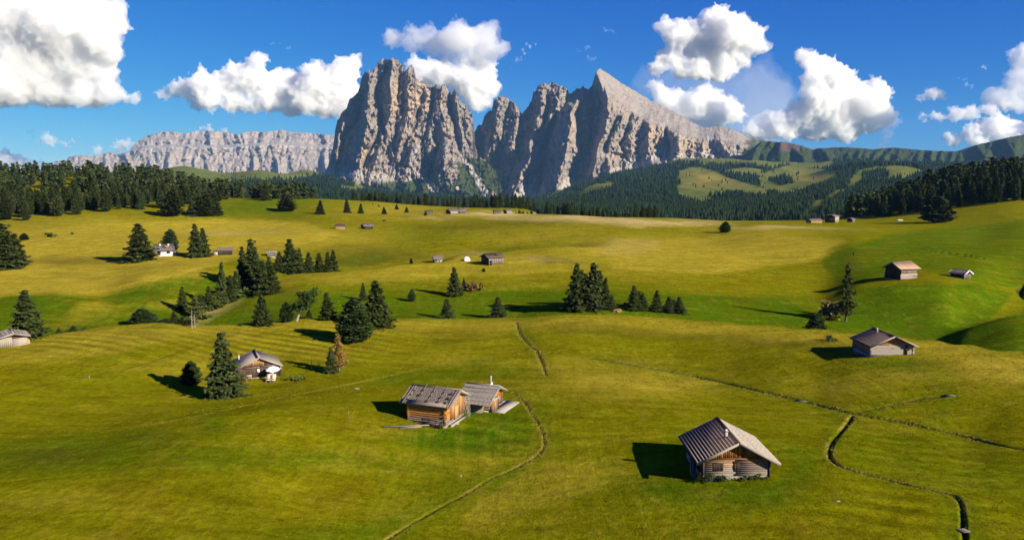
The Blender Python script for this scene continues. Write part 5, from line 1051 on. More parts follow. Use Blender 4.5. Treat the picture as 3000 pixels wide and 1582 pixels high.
def hut_c2():
    g = hit(1453, 1195); ax = np.array([math.cos(R(-21)), math.sin(R(-21))]); c = g[:2] - ax * 2.2; z = g[2] + .05
    h = Hut('log_cabin', 'small grey-roofed cabin with porch and metal flue behind the log barn', (c[0], c[1], z), R(69), 5.2, 4.4, 2.15, R(24), .7, .9, .4, cat='cabin', base=1.2, fh=.15)
    h.rows('f', 'logB', 9, .15, 2.2, x0=-.6, x1=2.6); h.rows('f', 'logB', 8, .15, 1.7, x0=-2.6, x1=-.65); h.verts('f', 'gableB', 22, 2.2, gable=True); h.rows('r', 'logB', 9, .15, 2.2, log=True, name='log'); h.rows('l', 'logB', 9, .15, 2.1, log=True, name='log')
    h.roof((('shingle', 'roof_pale', 6), ('shingle', 'roof_pale', 5)), .1, ext=(1.1, 0)); h.window('f', .9, .95, .4, .55, 0, shutters=(-1, 1)); h.chimney(.9, -1.2, .4, .75, 'white', pipe=.9)
    fn = h.slope(-1); Ls = (2.7 + 1.85) / math.cos(h.p)
    for i in range(4): boxes('roof_course', [bx(Ls * (.2 + .2 * i), Ls * (.2 + .2 * i) + .07, h.y0, h.y1, .15, .19)], 'roof_slate', h.r, fn)
    # porch box with door and wing
    boxes('porch', [bx(-2.6, -.7, -3.05, -2.25, .0, 1.75)], 'logB', h.r); boxes('porch_roof', [bx(-2.9, -.3, -3.25, -2.2, 1.78, 1.88)], 'roof_pale', h.r); boxes('door', [bx(-2.35, -1.6, -3.12, -3.06, .05, 1.65)], 'gableB', h.r); boxes('porch_post', [bx(-.75, -.65, -3.12, -3.02, .0, 1.8)], 'darkv', h.r)
    boxes('terrace', [bx(-2.3, 4.2, -4.7, -2.3, -1.2, .06)], 'paleb', h.r)
    for i, x in enumerate((.35, 1.75)):
        t = link('bench', None, label=['short wooden bench against the cabin wall by the porch post', 'short wooden bench at the open end of the cabin terrace'][i], category='bench'); t.location = world(h, x, -2.62, .06); t.rotation_euler = (0, 0, R(69))
        boxes('seat', [bx(-.55, .55, -.17, .17, .40, .45)], 'paleb', t)
        for q in (-.42, .42): boxes('leg', [bx(q - .05, q + .05, -.13, .13, 0, .40)], 'darkv', t)
    boxes('link_wall', [bx(-3.6, -2.7, -1.5, 2.2, -.8, 1.3)], 'logB', h.r)
    return h
HC2 = hut_c2()
HC2.r.scale = (.92, .92, .92)
def ladder(h, x, y, label, lean, H=3.2):
    t = link('ladder', None, label=label, category='ladder'); t.location = world(h, x, y, -.05); t.rotation_euler = (lean, 0, R(69))
    for q in (-.2, .2): boxes('rail', [bx(q - .035, q + .035, -.035, .035, 0, H)], 'paleb', t)
    for k in range(9): boxes('rung', [bx(-.2, .2, -.02, .02, .3 + k * H / 10, .34 + k * H / 10)], 'paleb', t)
ladder(HB, 2.05, -3.9, 'pale wooden ladder leaning against the barn gable', R(-14)); ladder(HB, 2.6, -3.75, 'upright pale ladder beside the leaning one at the barn gable', R(-4), 3.5)
def loose(h, label, B, mat, loc, rz=0.0, rx=0.0, ry=0.0, name='beam', cat='beam', group=None):
    o = boxes(name, [B], mat, None); o.location = loc; o.rotation_euler = (rx, ry, rz); o['label'] = label; o['category'] = cat
    if group: o['group'] = group
    return o
def gz(x, y): return float(ground(x, y))
for i, (a, b, wd, lab) in enumerate([((1122, 1252), (1345, 1243), .13, 'longest grey beam lying in the grass before the log barn'), ((1175, 1249), (1250, 1247), .16, 'short grey beam lying behind the longest one before the barn'), ((1170, 1255), (1235, 1252), .10, 'pale short plank on the grass before the barn')]):
    p, q = hit(*a), hit(*b); m = (p + q) / 2; d = q - p; L = np.linalg.norm(d); loose(None, lab, bx(-L / 2, L / 2, -wd, wd, 0, .14), 'trim', (m[0], m[1], m[2] + .0), math.atan2(d[1], d[0]), 0, -math.asin(d[2] / L))
def cart():
    p = world(HB, -3.5, -1.0, -.02); t = link('hay_rack', None, label='small dark wooden rack frame leaning at the barn log wall', category='rack'); t.location = p; t.rotation_euler = (0, 0, R(-21))
    for x in (-1.4, -.4, .6, 1.5): boxes('post', [bx(x - .05, x + .05, -.05, .05, -.1, .95)], 'darkv', t)
    for z in (.35, .85): boxes('rail', [bx(-1.5, 1.6, -.10, -.05, z, z + .09)], 'greyv', t)
    boxes('panel', [bx(-1.35, .55, -.04, .0, .02, .6)], 'darkv', t); boxes('brace', [bx(.65, 1.5, -.15, -.11, .1, .18)], 'greyv', t)
cart()
bush(0, 0, 0, 0, 'drybush', 'dry weed clump at the corner stones of the log barn', 81, loc=world(HB, -3.1, -2.7, -.05), hm=.7, wm=.9, n=160, lsz=.09, name='weed_clump', cat='weed')
# --- C: log cabin with the lean-to
def hut_c():
    h = Hut('log_cabin', 'silvery log cabin with striped dark roof, small shuttered window and lean-to', front_loc(2611, 1040, 0, 6.8), R(1), 7.6, 6.8, 1.75, R(23.5), .5, 1.0, .6, cat='cabin', fh=.05)
    for f in 'flrb': h.rows(f, 'logB' if f == 'l' else 'logC', 7, .05, 1.75, log=True, name='log')  # browner logs on the left wall paint in the shade of that side
    h.rows('f', 'logC', 5, 1.76, 3.1, name='log', proud=.05); h.roof((('rib', 'roof_dark', 13), ('rib', 'roof_dark', 13)), .1, barge=.16)
    h.window('f', -.1, .95, .36, .42, 0, shutters=(-1,)); h.chimney(-.75, .9, .32, .8)
    boxes('corner_post', [bx(2.35, 2.65, -3.75, -3.4, -.3, 1.75)], 'core', h.r); boxes('brace', [bx(1.75, 2.4, -3.7, -3.6, 1.2, 1.34)], 'core', h.r)
    c = h.r.location
    for i in range(6): logmesh_top('log', (c[0] - 4.6 - .12 * (i % 3), c[1] - 1.0 + .3 * i, gz(c[0] - 4.6, c[1]) + .12 + .18 * (i % 2)), 'grey split log in the heap on the shaded side of the striped-roof cabin', 'split logs heaped by the striped-roof cabin')
    return h
def logmesh_top(nm, loc, lab, grp):
    o = logmesh(nm, (-.4, 0, 0), (.4, .1, 0), .12, 'greyv', None, int(loc[1] * 10)); o.location = loc; o['label'] = lab; o['category'] = 'log'; o['group'] = grp
HC = hut_c()
for i, (x, y) in enumerate([(2444, 1000), (2452, 1002), (2437, 1002)]):
    p = hit(x, y); bush(0, 0, 0, 0, 'needle', ['low dark shrub next to the small round bush on the crest', 'dark shrub at the tip of the cabin shadow', 'little dark shrub under the small round bush'][i], 90 + i, loc=p, hm=.8, wm=.9, n=90)
# --- D: chalet with parasol
def hut_d():
    rot = R(24); h = Hut('chalet', 'dark brown chalet with pale seamed metal roof beside the tall spruce', front_loc(760, 1107, rot, 6.6), rot, 7.2, 6.6, 2.0, R(24), .45, .55, .5, cat='chalet', fh=.1)
    h.verts('f', 'boardD', 30, .1, 2.0); h.verts('f', 'boardD', 26, 2.06, gable=True); h.verts('l', 'greyv', 16, .1, 1.95); h.verts('r', 'boardD', 16, .1, 1.95)
    h.roof((('seam', 'roof_pale', 9), ('seam', 'roof_pale', 9)), .1); boxes('ledge', [bx(-2.6, .1, -3.62, -3.36, 1.93, 2.02), bx(.3, 3.0, -3.6, -3.36, 2.05, 2.13)], 'paleb', h.r)
    h.window('f', -.15, 1.0, .42, .62, glass='white'); boxes('door', [bx(1.75, 2.45, -3.42, -3.35, .2, 1.5)], 'cream', h.r); boxes('plinth', [bx(-2.0, 1.2, -3.5, -3.3, -.1, .12)], 'stone', h.r)
    boxes('deck_wall', [bx(3.4, 3.9, -3.4, -1.2, -.6, 1.25)], 'darkv', h.r); boxes('deck_rail', [bx(3.35, 3.95, -3.45, -1.2, 1.25, 1.33)], 'paleb', h.r); h.chimney(-2.9, 2.2, .16, .9, 'metal')
    W = lambda x, y, z=0.0: world(h, x, y, z)
    p = W(2.2, -4.8); p[2] = gz(p[0], p[1]); t = link('parasol', None, label='open white parasol shading the chalet terrace', category='parasol'); t.location = p; t.rotation_euler = (R(8), 0, 0)
    V, Q = tube([(0, 0, -.2), (0, 0, 2.2)], [.03, .03], 6); link('pole', mesh_from('pole', V, Q, [M['paleb']], True), t)
    n = 8; V = [(0, 0, 2.25)] + [(.7 * math.cos(6.283 * i / n), .7 * math.sin(6.283 * i / n), 2.05) for i in range(n)] + [(1.25 * math.cos(6.283 * i / n), 1.25 * math.sin(6.283 * i / n), 1.72) for i in range(n)] + [(1.25 * math.cos(6.283 * i / n), 1.25 * math.sin(6.283 * i / n), 1.60) for i in range(n)]
    me = bpy.data.meshes.new('canopy'); me.from_pydata(V, [], [(0, 1 + i, 1 + (i + 1) % n) for i in range(n)] + [(1 + i, 1 + n + i, 1 + n + (i + 1) % n, 1 + (i + 1) % n) for i in range(n)] + [(1 + n + i, 1 + 2 * n + i, 1 + 2 * n + (i + 1) % n, 1 + n + (i + 1) % n) for i in range(n)]); me.materials.append(M['whitecloth']); link('canopy', me, t)
    for i, (px, py) in enumerate([(787, 1118), (801, 1118)]):
        p = hit(px, py); t = link('sun_lounger', None, label='cream sun lounger on the grass under the white parasol', category='sun lounger', group='sun loungers under the parasol'); t.location = p; t.rotation_euler = (0, 0, R(8))
        o = boxes('seat', [bx(-.38, .38, -.75, .35, .36, .42)], 'cream', t); o = boxes('backrest', [bx(-.38, .38, 0, .9, 0, .06)], 'cream', t); o.location = (0, .3, .38); o.rotation_euler = (R(58), 0, 0)
        for x in (-.34, .34):
            for y in (-.65, .3): boxes('leg', [bx(x - .03, x + .03, y - .03, y + .03, -.05, .36)], 'paleb', t)
            boxes('arm', [bx(x - .03, x + .03, -.6, .4, .55, .6)], 'paleb', t)
    p = hit(730, 1114); t = link('bench', None, label='small white bench at the near corner of the chalet', category='bench'); t.location = p; t.rotation_euler = (0, 0, rot)
    boxes('seat', [bx(-.5, .5, -.2, .2, .4, .46)], 'paleb', t); boxes('backrest', [bx(-.5, .5, .2, .25, .5, .9)], 'paleb', t)
    for x in (-.42, .42): boxes('leg', [bx(x - .04, x + .04, -.18, .18, -.1, .4)], 'paleb', t)
    bush(0, 0, 0, 0, 'drybush', 'reddish brushwood heap at the chalet corner by the spruce', 95, loc=hit(714, 1118), hm=1.0, wm=1.5, n=220, lsz=.1, name='brush_heap', cat='brushwood')
    for i, (x, t_) in enumerate([(913, 1050), (935, 1056)]):
        p = hit(x, 1083 if i == 0 else 1085); o = logmesh('fence_post', (0, 0, -.3), (0, 0, (1083 - t_) * p[1] / F), .07, 'paleb', None, i); o.location = p; o['label'] = ['pale tall post on the lawn near the brown larch', 'thin post close to the shadow of the brown larch'][i]; o['category'] = 'post'
hut_d()
# --- E, F: barns on the knoll
def hut_e():
    h = Hut('barn', 'tall barn with a new pinkish wood roof and sunlit grey wall', (0, 0, 0), R(20) - R(90), 6.4, 6.4, 3.55, R(27), .7, .9, .9, cat='barn', base=1.5)
    p = hit(2639, 821); r = np.array([math.cos(R(20)), math.sin(R(20))]); b = np.array([-r[1], r[0]]); c = p[:2] + r * 3.2 + b * 3.2; h.r.location = (c[0], c[1], p[2] + .05)
    # ridge along local y: front (-y) points along -r rotated: long sides are local left/right
    h.verts('l', 'greyv', 14, 1.75, 3.5); h.verts('r', 'greyv', 14, 1.75, 3.5); h.rows('r', 'logC', 6, .05, 1.75, log=True, name='log'); h.rows('l', 'logC', 6, .05, 1.75, log=True, name='log'); h.verts('f', 'darkv', 12, .05, gable=True); h.verts('b', 'darkv', 12, .05, gable=True)
    h.roof((('board', 'roof_pink', 10), ('board', 'roof_pink', 10)), .12, 'roof_pink'); boxes('rail', [bx(-3.6, -3.45, -3.2, -1.4, 1.1, 1.2), bx(3.45, 3.6, 1.4, 3.2, 1.1, 1.2)], 'core', h.r)
hut_e()
def hut_f():
    rot = R(30); h = Hut('shed', 'low grey shed with dark roof and white gable trim on the knoll', front_loc(2834, 818, rot, 4.4), rot, 3.8, 4.4, 1.7, R(26), .55, .5, .5, cat='shed')
    h.verts('f', 'greyv', 10, .0, gable=True); h.verts('l', 'darkv', 9); h.verts('r', 'greyv', 9); h.roof((('board', 'roof_slate', 9), ('board', 'roof_slate', 9)), .1, 'white'); h.window('f', .45, 1.35, .4, .4)  # dark boards on the left only: shade of the sunless wall painted in
hut_f()
# --- G, H and the white house
def ridge_hut(name, label, px, py, alpha, W, L, hw, pitch, wall, end, roof, ov=.5, oe=.6, cat='hut', rows=None, kind='board', nroof=8, trim='trim', core='core', found='stone', kx=0.5, group=None, det=True):
    """ridge runs across the view; px,py = bottom of the corner between shaded end and lit long wall"""
    p = hit(px, py); r = np.array([math.cos(alpha), math.sin(alpha)]); b = np.array([-r[1], r[0]]); c = p[:2] + r * L / 2 + b * W / 2
    h = Hut(name, label, (c[0], c[1], p[2] + .03), alpha - R(90), W, L, hw, pitch, ov, oe, oe, cat=cat, core=core, found=found, group=group)
    if det:
        if wall: h.verts('r', wall, max(4, int(L / .5))); h.verts('l', wall, max(4, int(L / .5)))
        if end: h.verts('f', end, max(4, int(W / .5)), gable=True); h.verts('b', end, max(4, int(W / .5)), gable=True)
    h.roof(((kind, roof, nroof), (kind, roof, nroof)), .1, trim); return h
hg = ridge_hut('hut', 'tiny grey-roofed hut with a patchy whitewashed front on the knoll', 1272, 770, R(14), 3.8, 4.0, 1.75, R(36), None, 'darkv', 'roof_grey', .4, .4, kind='shingle', nroof=8)
hg.rows('r', 'logC', 5); hg.rows('l', 'logC', 5); hg.window('r', .55, .4, .45, .55); hg.window('r', -.9, 1.0, .4, .35); boxes('bench', [bx(2.2, 2.6, 1.2, 2.8, .0, .35)], 'paleb', hg.r)
hh = ridge_hut('barn', 'dark barn with brown roof and grey plank front on the knoll', 1433, 778, R(33), 6.0, 6.6, 3.0, R(22), 'greyv', 'darkv', 'roof_brown', .6, .7, cat='barn')
boxes('door_canopy', [bx(3.0, 3.9, -3.2, -1.9, 1.75, 1.85)], 'roof_brown', hh.r); boxes('door', [bx(3.03, 3.08, -3.0, -2.1, .0, 1.65)], 'black', hh.r); boxes('corner_board', [bx(3.0, 3.09, -3.42, -3.22, 0, 3.0)], 'paleb', hh.r)
boxes('dormer', [bx(.6, 2.4, .4, 2.4, 4.05, 4.2)], 'roof_slate', hh.r, None)
hw_ = ridge_hut('house', 'small white house with dark roof, two pale chimneys and a dormer', 454, 752, R(16), 7.0, 7.6, 2.8, R(33), None, None, 'roof_slate', .7, .8, cat='house', kind='board', nroof=16, core='white')
for u in (-2.0, 1.9): hw_.window('r', u, 1.35, 1.3, .9, 0, frame='redb')
hw_.window('f', -1.0, 1.2, .7, .8); hw_.chimney(.5, -1.9, .75, .55, 'white'); hw_.chimney(.5, 1.6, .75, .55, 'white')
boxes('dormer', [bx(1.3, 2.6, -.2, 1.9, 3.9, 4.65)], 'gableB', hw_.r); boxes('gable_boards', [bx(-2.6, 2.6, -3.86, -3.8, 3.0, 3.9)], 'darkv', hw_.r); boxes('terrace', [bx(3.4, 5.2, -1.0, 3.6, -1.0, .1)], 'stone', hw_.r); boxes('awning', [bx(2.6, 4.6, 4.4, 6.2, 1.9, 2.0)], 'whitecloth', hw_.r); boxes('annex', [bx(-1.0, 3.2, 3.9, 5.2, -.5, 2.0)], 'stone', hw_.r)
hs_ = ridge_hut('shed', 'low grey shed with slumping roof beside the paired spruces', 640, 748, R(20), 6.4, 6.2, 2.0, R(16), 'darkv', 'paleb', 'roof_grey', .5, .4, cat='shed', kind='shingle', nroof=8); boxes('lean_to', [bx(-2.9, 2.9, -5.2, -3.15, -.6, 1.6)], 'paleb', hs_.r); boxes('lean_to_roof', [bx(-3.2, 3.2, -5.6, -3.0, 1.62, 1.74)], 'roof_grey', hs_.r)
# left-edge shed
def hut_i():
    rot = R(38); p = hit(30, 1016); h = Hut('shed', 'pale-roofed plank shed with stacked firewood under the big spruce', (p[0] - 1.2, p[1] + 2.6, p[2] + .0), rot, 4.8, 5.6, 1.9, R(14), .5, .6, .6, cat='shed')
    h.verts('f', 'paleb', 6, lo=-2.4, hi=-.3); h.rows('f', 'logC', 6, 0, 1.6, x0=-.3, x1=2.4); h.verts('l', 'paleb', 11); h.rows('r', 'greyv', 6, 0, 1.3); h.roof((('board', 'roof_pale', 8), ('board', 'roof_pale', 8)), .1)
    fn = h.slope(1)
    for i in range(3): boxes('roof_batten', [bx(.4 + .7 * i, .48 + .7 * i, -2.2, 2.4, .16, .2)], 'core', h.r, fn)
    fn = h.slope(-1)
    for i in range(3): boxes('roof_batten', [bx(.4 + .7 * i, .48 + .7 * i, -2.2, 2.4, .16, .2)], 'core', h.r, fn)
    for i in range(24):
        q = np.array(h.r.matrix_basis @ Vector((2.62, -2.2 + .32 * (i % 8), .18 + .26 * (i // 8)))); o = logmesh('firewood_log', (-.25, 0, 0), (.25, 0, 0), .13, 'warmt', None, i); o.location = q; o.rotation_euler = (0, 0, rot); o['label'] = 'split firewood log stacked against the pale-roofed shed'; o['category'] = 'firewood'; o['group'] = 'firewood stacked against the pale-roofed shed'
hut_i()
# far huts: small in the picture
for a in [('hut', 'brown far hut with an orange-lit front, lower of the pair on the slope', 983, 671, R(8), 4.5, 6.0, 1.7, R(24), 'warmt', 'darkv', 'roof_brown'),
          ('hut', 'dark far hut with broad grey roof beside the orange-fronted one', 1068, 672, R(35), 5.2, 6.2, 2.0, R(26), 'darkv', 'darkv', 'roof_slate'),
          ('hut', 'smallest far hut beside the tiny tree below the wood strip', 1250, 627, R(15), 3.8, 4.6, 1.8, R(24), 'greyv', 'darkv', 'roof_brown'),
          ('hut', 'wide far hut with pale gable below the wood strip', 1320, 628, R(40), 6.0, 7.2, 2.4, R(24), 'paleb', 'darkv', 'roof_slate'),
          ('hut', 'tall dark far hut right against the wood strip', 1346, 626, R(10), 5.0, 5.0, 3.4, R(20), 'greyv', 'darkv', 'roof_slate'),
          ('hut', 'grey far hut on the bright green field below the wood', 1448, 627, R(12), 4.2, 5.2, 2.0, R(24), 'greyv', 'darkv', 'roof_brown'),
          ('hut', 'far hut with pale front beside the grey one on the green field', 1485, 626, R(40), 4.4, 5.0, 2.2, R(24), 'paleb', 'darkv', 'roof_slate'),
          ('barn', 'dark-roofed far barn with pale end wall by the hillside wood', 2446, 653, R(48), 7.4, 8.0, 4.6, R(22), 'paleb', 'darkv', 'roof_slate'),
          ('hut', 'little grey far hut between the pale-ended barn and the wood', 2497, 651, R(40), 4.2, 4.2, 2.2, R(24), 'greyv', 'darkv', 'roof_slate'),
          ('chalet', 'low far chalet with orange gable beyond the pale-ended barn', 2376, 654, R(15), 6.0, 9.0, 1.8, R(20), 'warmt', 'warmt', 'roof_grey'),
          ('hut', 'tiny pale-roofed hut peeping out behind the gully spruces', 783, 752, R(15), 3.4, 3.6, 1.8, R(18), 'greyv', 'darkv', 'roof_pale')]:
    ridge_hut(*a, nroof=5)
print('huts', time.time() - T0)
# ------------------------------------------------------------------ small things on the meadow
def dome_tent():
    p = hit(1367, 764); t = link('tent', None, label='small white dome tent between the two huts on the knoll', category='tent'); t.location = p; V = []; n, m = 14, 6
    for i in range(m + 1):
        for j in range(n): e = i / m * 1.5708; a = 6.283 * j / n; V.append((1.5 * math.cos(a) * math.cos(e), 1.2 * math.sin(a) * math.cos(e), -.1 + 1.7 * math.sin(e)))
    Q = [(i * n + j, i * n + (j + 1) % n, (i + 1) * n + (j + 1) % n, (i + 1) * n + j) for i in range(m) for j in range(n)]
    link('canopy', mesh_from('canopy', V, Q, [M['whitecloth']], True), t); boxes('entrance', [bx(-1.7, -.9, -.9, -.2, -.1, .6)], 'black', t); boxes('groundsheet', [bx(-2.4, -1.0, -.8, .5, -.1, .1)], 'darkv', t)
dome_tent()
def rock(px, py, w, d, h, label, mat='stone', seed=0, name='stone', cat='stone'):
    p = hit(px, py); rs = np.random.RandomState(seed + int(px)); bm = bmesh.new(); bmesh.ops.create_icosphere(bm, subdivisions=2, radius=1.0)
    for v in bm.verts: k = 1 + .22 * rs.normal(); v.co = Vector((v.co.x * w / 2 * k, v.co.y * d / 2 * k, v.co.z * h * (1 + .15 * rs.normal())))
    me = bpy.data.meshes.new(name); bm.to_mesh(me); bm.free(); me.materials.append(M[mat]); o = link(name, me, label=label, category=cat); o.location = (p[0], p[1], p[2] + h * .1); return o
rock(2455, 1468, .6, .3, .08, 'flat pale stone lying in the short grass', 'paleb'); rock(1045, 1139, 1.0, .6, .12, 'flat brown stone on the pale track between chalet and barn', 'stone')
rock(1350, 1395, .3, .25, .12, 'small pale stone beside the near ditch bend')
for px, py, L, rz, lab in [(2347, 1176, 1.7, -.5, 'grey plank bridge over the long straight ditch'), (2783, 1159, 1.5, -.2, 'grey plank bridge at the end of the short side ditch'), (2823, 1556, .8, .3, 'pale plank across the deep ditch')]:
    p = hit(px, py); t = link('footbridge', None, label=lab, category='footbridge'); t.location = (p[0], p[1], p[2] + .03); t.rotation_euler = (0, 0, rz)
    for k in range(4): boxes('plank', [bx(-L / 2, L / 2, -.36 + .18 * k, -.2 + .18 * k, 0, .06)], 'greyv', t)
for i, (px, py, top, lab) in enumerate([(262, 1110, 1099, 'pale stake on the dark track across the mown slope'), (2500, 750, 738, 'dark post on the far slope above the larch'), (1022, 1238, 1200, 'thin stake standing in the barn shadow')]):
    p = hit(px, py); o = logmesh('stake', (0, 0, -.2), (0, 0, (py - top) * p[1] / F), (.05, .22, .022)[i], ('paleb', 'core', 'greyv')[i], None, i); o.location = p; o['label'] = lab; o['category'] = 'stake'
p = hit(2508, 793); loose(None, 'thin pale pole lying on the slope beside the larch top', bx(-2.4, 2.4, -.06, .06, 0, .12), 'trim', (p[0], p[1], p[2] + .25), R(-38), 0, R(8), 'pole', 'pole')
p = hit(2636, 648); 
def car():
    t = link('parked_car', None, label='pale grey car parked at the edge of the hillside wood', category='car'); t.location = p; t.rotation_euler = (0, 0, R(5))
    prof = [(-2.1, .35), (2.1, .35), (2.15, .8), (1.3, .95), (.7, 1.45), (-1.2, 1.45), (-2.0, .95)]; V = [(x, -.85, z) for x, z in prof] + [(x, .85, z) for x, z in prof]; n = len(prof); me = bpy.data.meshes.new('body'); me.from_pydata(V, [], [tuple(range(n)), tuple(range(2 * n - 1, n - 1, -1))] + [(i, i + n, (i + 1) % n + n, (i + 1) % n) for i in range(n)]); me.materials.append(M['metal']); link('body', me, t)
    boxes('window', [bx(-1.0, .6, -.87, .87, .98, 1.36)], 'black', t)
    for x in (-1.3, 1.3):
        for y in (-.8, .8):
            V, Q = tube([(x, y - .1, .33), (x, y + .1, .33)], [.33, .33], 10); link('wheel', mesh_from('wheel', V, Q, [M['black']]), t)
car()
def cow(px, py, label, rz):
    p = hit(px, py); t = link('cow', None, label=label, category='cow'); t.location = p; t.rotation_euler = (0, 0, rz)
    sp = [(-1.0, 1.15, .30), (-.8, 1.05, .42), (-.2, .95, .46), (.4, 1.0, .44), (.75, 1.1, .34), (1.0, 1.05, .2), (1.25, .75, .17), (1.45, .5, .13)]; V, Q = tube([(a, 0, b) for a, b, _ in sp], [c for _, _, c in sp], 10); Vs, Qs, o = [V], [Q], len(V)
    for x in (-.75, .6):
        for y in (-.2, .2): V, Q = tube([(x, y, .8), (x + .05, y, .42), (x, y, 0)], [.16, .08, .07], 6); Vs.append(V); Qs.append(Q + o); o += len(V)
    me = mesh_from('body', np.concatenate(Vs), np.concatenate(Qs), [M['cowhide']], True); link('body', me, t); V, Q = tube([(-1.05, 0, 1.2), (-1.2, 0, .9), (-1.2, 0, .5)], [.04, .03, .05], 5); link('tail', mesh_from('tail', V, Q, [M['cowhide']]), t)
M['cowhide'] = mat_plain('dark_cowhide', (.03, .02, .015), .7, .2)
cow(1125, 650, 'dark cow grazing alone on the far yellow slope', .3); cow(1092, 601, 'dark cow just below the wood strip', 2.0); cow(1110, 607, 'dark cow a little lower than the one by the wood strip', -.4)
# ------------------------------------------------------------------ eroded gully bank
M['earth'] = mat_plain('reddish_earth', (.17, .095, .045), .95, .3, 1.2)
rock(1808, 914, 2.6, 1.4, .8, 'bare reddish earth bank among the crest spruces', 'earth', name='earth_bank', cat='earth bank')
# ------------------------------------------------------------------ grass tufts: uncountable
def build_tufts():
    rs = np.random.RandomState(12); me0 = bpy.data.objects['ground'].data; n0 = len(me0.vertices); co = np.empty(n0 * 3, np.float32); me0.vertices.foreach_get('co', co); co = co.reshape(-1, 3)
    t1 = np.empty(n0 * 3, np.float32); me0.attributes['tint'].data.foreach_get('vector', t1); t1 = t1.reshape(-1, 3); t2 = np.empty(n0 * 3, np.float32); me0.attributes['tint2'].data.foreach_get('vector', t2); t2 = t2.reshape(-1, 3)
    D = co[:, 1]; PX, PY = proj(co[:, 0], co[:, 1], co[:, 2]); w = ((PX > -60) & (PX < 3060) & (PY < 1640) & (D < 235) & (D > 55)).astype(float) * (.35 + .9 * np.clip(fbm(co[:, 0] / 5., co[:, 1] / 6., 3, 77.) + .45, 0, 1.4))
    edge = t2[:, 2] * .7; w = w * (1 - .8 * t1[:, 2]); w = w * (1 + 2.5 * edge) * np.clip(D / 80., .8, 1.6)
    n = 75000; idx = rs.choice(n0, n, p=w / w.sum()); c = co[idx].astype(float); d = c[:, 1]; c[:, 0] += rs.normal(0, .12, n); c[:, 1] += rs.normal(0, .25, n)
    e = edge[idx]; H = (.05 + .055 * rs.rand(n)) * (1 + .9 * e + .5 * (rs.rand(n) < .04)) * np.clip(d / 100., .8, 1.5); V = np.zeros((n, 3, 3, 3)); 
    for b in range(3):
        a = rs.rand(n) * 6.28; wd = H * rs.uniform(.35, .7, n); l = rs.normal(0, .45, (n, 2)) * H[:, None]; off = rs.normal(0, .07, (n, 2))
        base = c + np.concatenate([off, np.full((n, 1), -.02)], 1)
        V[:, b, 0] = base + np.stack([np.cos(a) * wd, np.sin(a) * wd, 0 * a], 1); V[:, b, 1] = base - np.stack([np.cos(a) * wd, np.sin(a) * wd, 0 * a], 1); V[:, b, 2] = base + np.concatenate([l, H[:, None]], 1)
    T1 = np.repeat(t1[idx], 9, 0); T2 = np.repeat(t2[idx], 9, 0); T1[:, 2] *= .3
    jit = np.repeat(rs.normal(0, .09, n), 9); T1[:, 0] = np.clip(T1[:, 0] + jit, 0, 1); T1[:, 1] = np.clip(T1[:, 1] - jit, 0, 1)
    me = mesh_from('grass', V.reshape(-1, 3), np.arange(n * 9).reshape(-1, 3), [M['meadow']], False, {'tint': T1, 'tint2': T2}); link('grass', me, kind='stuff', label='short tufts of meadow grass over the near slopes', category='grass')
build_tufts()
print('small', time.time() - T0)
# ------------------------------------------------------------------ cumulus clouds: closed bodies of scattering droplets
def _ico():
    bm = bmesh.new(); bmesh.ops.create_icosphere(bm, subdivisions=2, radius=1.0); v = np.array([x.co[:] for x in bm.verts]); f = np.array([[w.index for w in x.verts] for x in bm.faces]); bm.free(); return v, f
ICV, ICF = _ico()
def cloud_mat(name, dens):
    k = N(name); v = k.n('VolumeScatter', {'Color': (.94, .942, .95, 1), 'Density': dens, 'Anisotropy': .15}); k.t.links.new(v.outputs[0], k.out.inputs['Volume']); return k.m
CM = {'dense': cloud_mat('cloud_dense', .0068), 'mid': cloud_mat('cloud_mid', .0050), 'thin': cloud_mat('cloud_thin', .0018), 'wisp': cloud_mat('cloud_wisp', .0016), 'veil': cloud_mat('cloud_veil', .0019), 'mist': cloud_mat('cloud_mist', .00016)}
CLOUD_TEX = []
for _k, _s in (('CLOUDS', 55), ('VORONOI', 30), ('VORONOI', 13), ('CLOUDS', 7), ('CLOUDS', 18)):
    _t = bpy.data.textures.new('cloud_noise', _k); _t.noise_scale = _s
    if _k == 'CLOUDS': _t.noise_depth = 3
    CLOUD_TEX.append(_t)
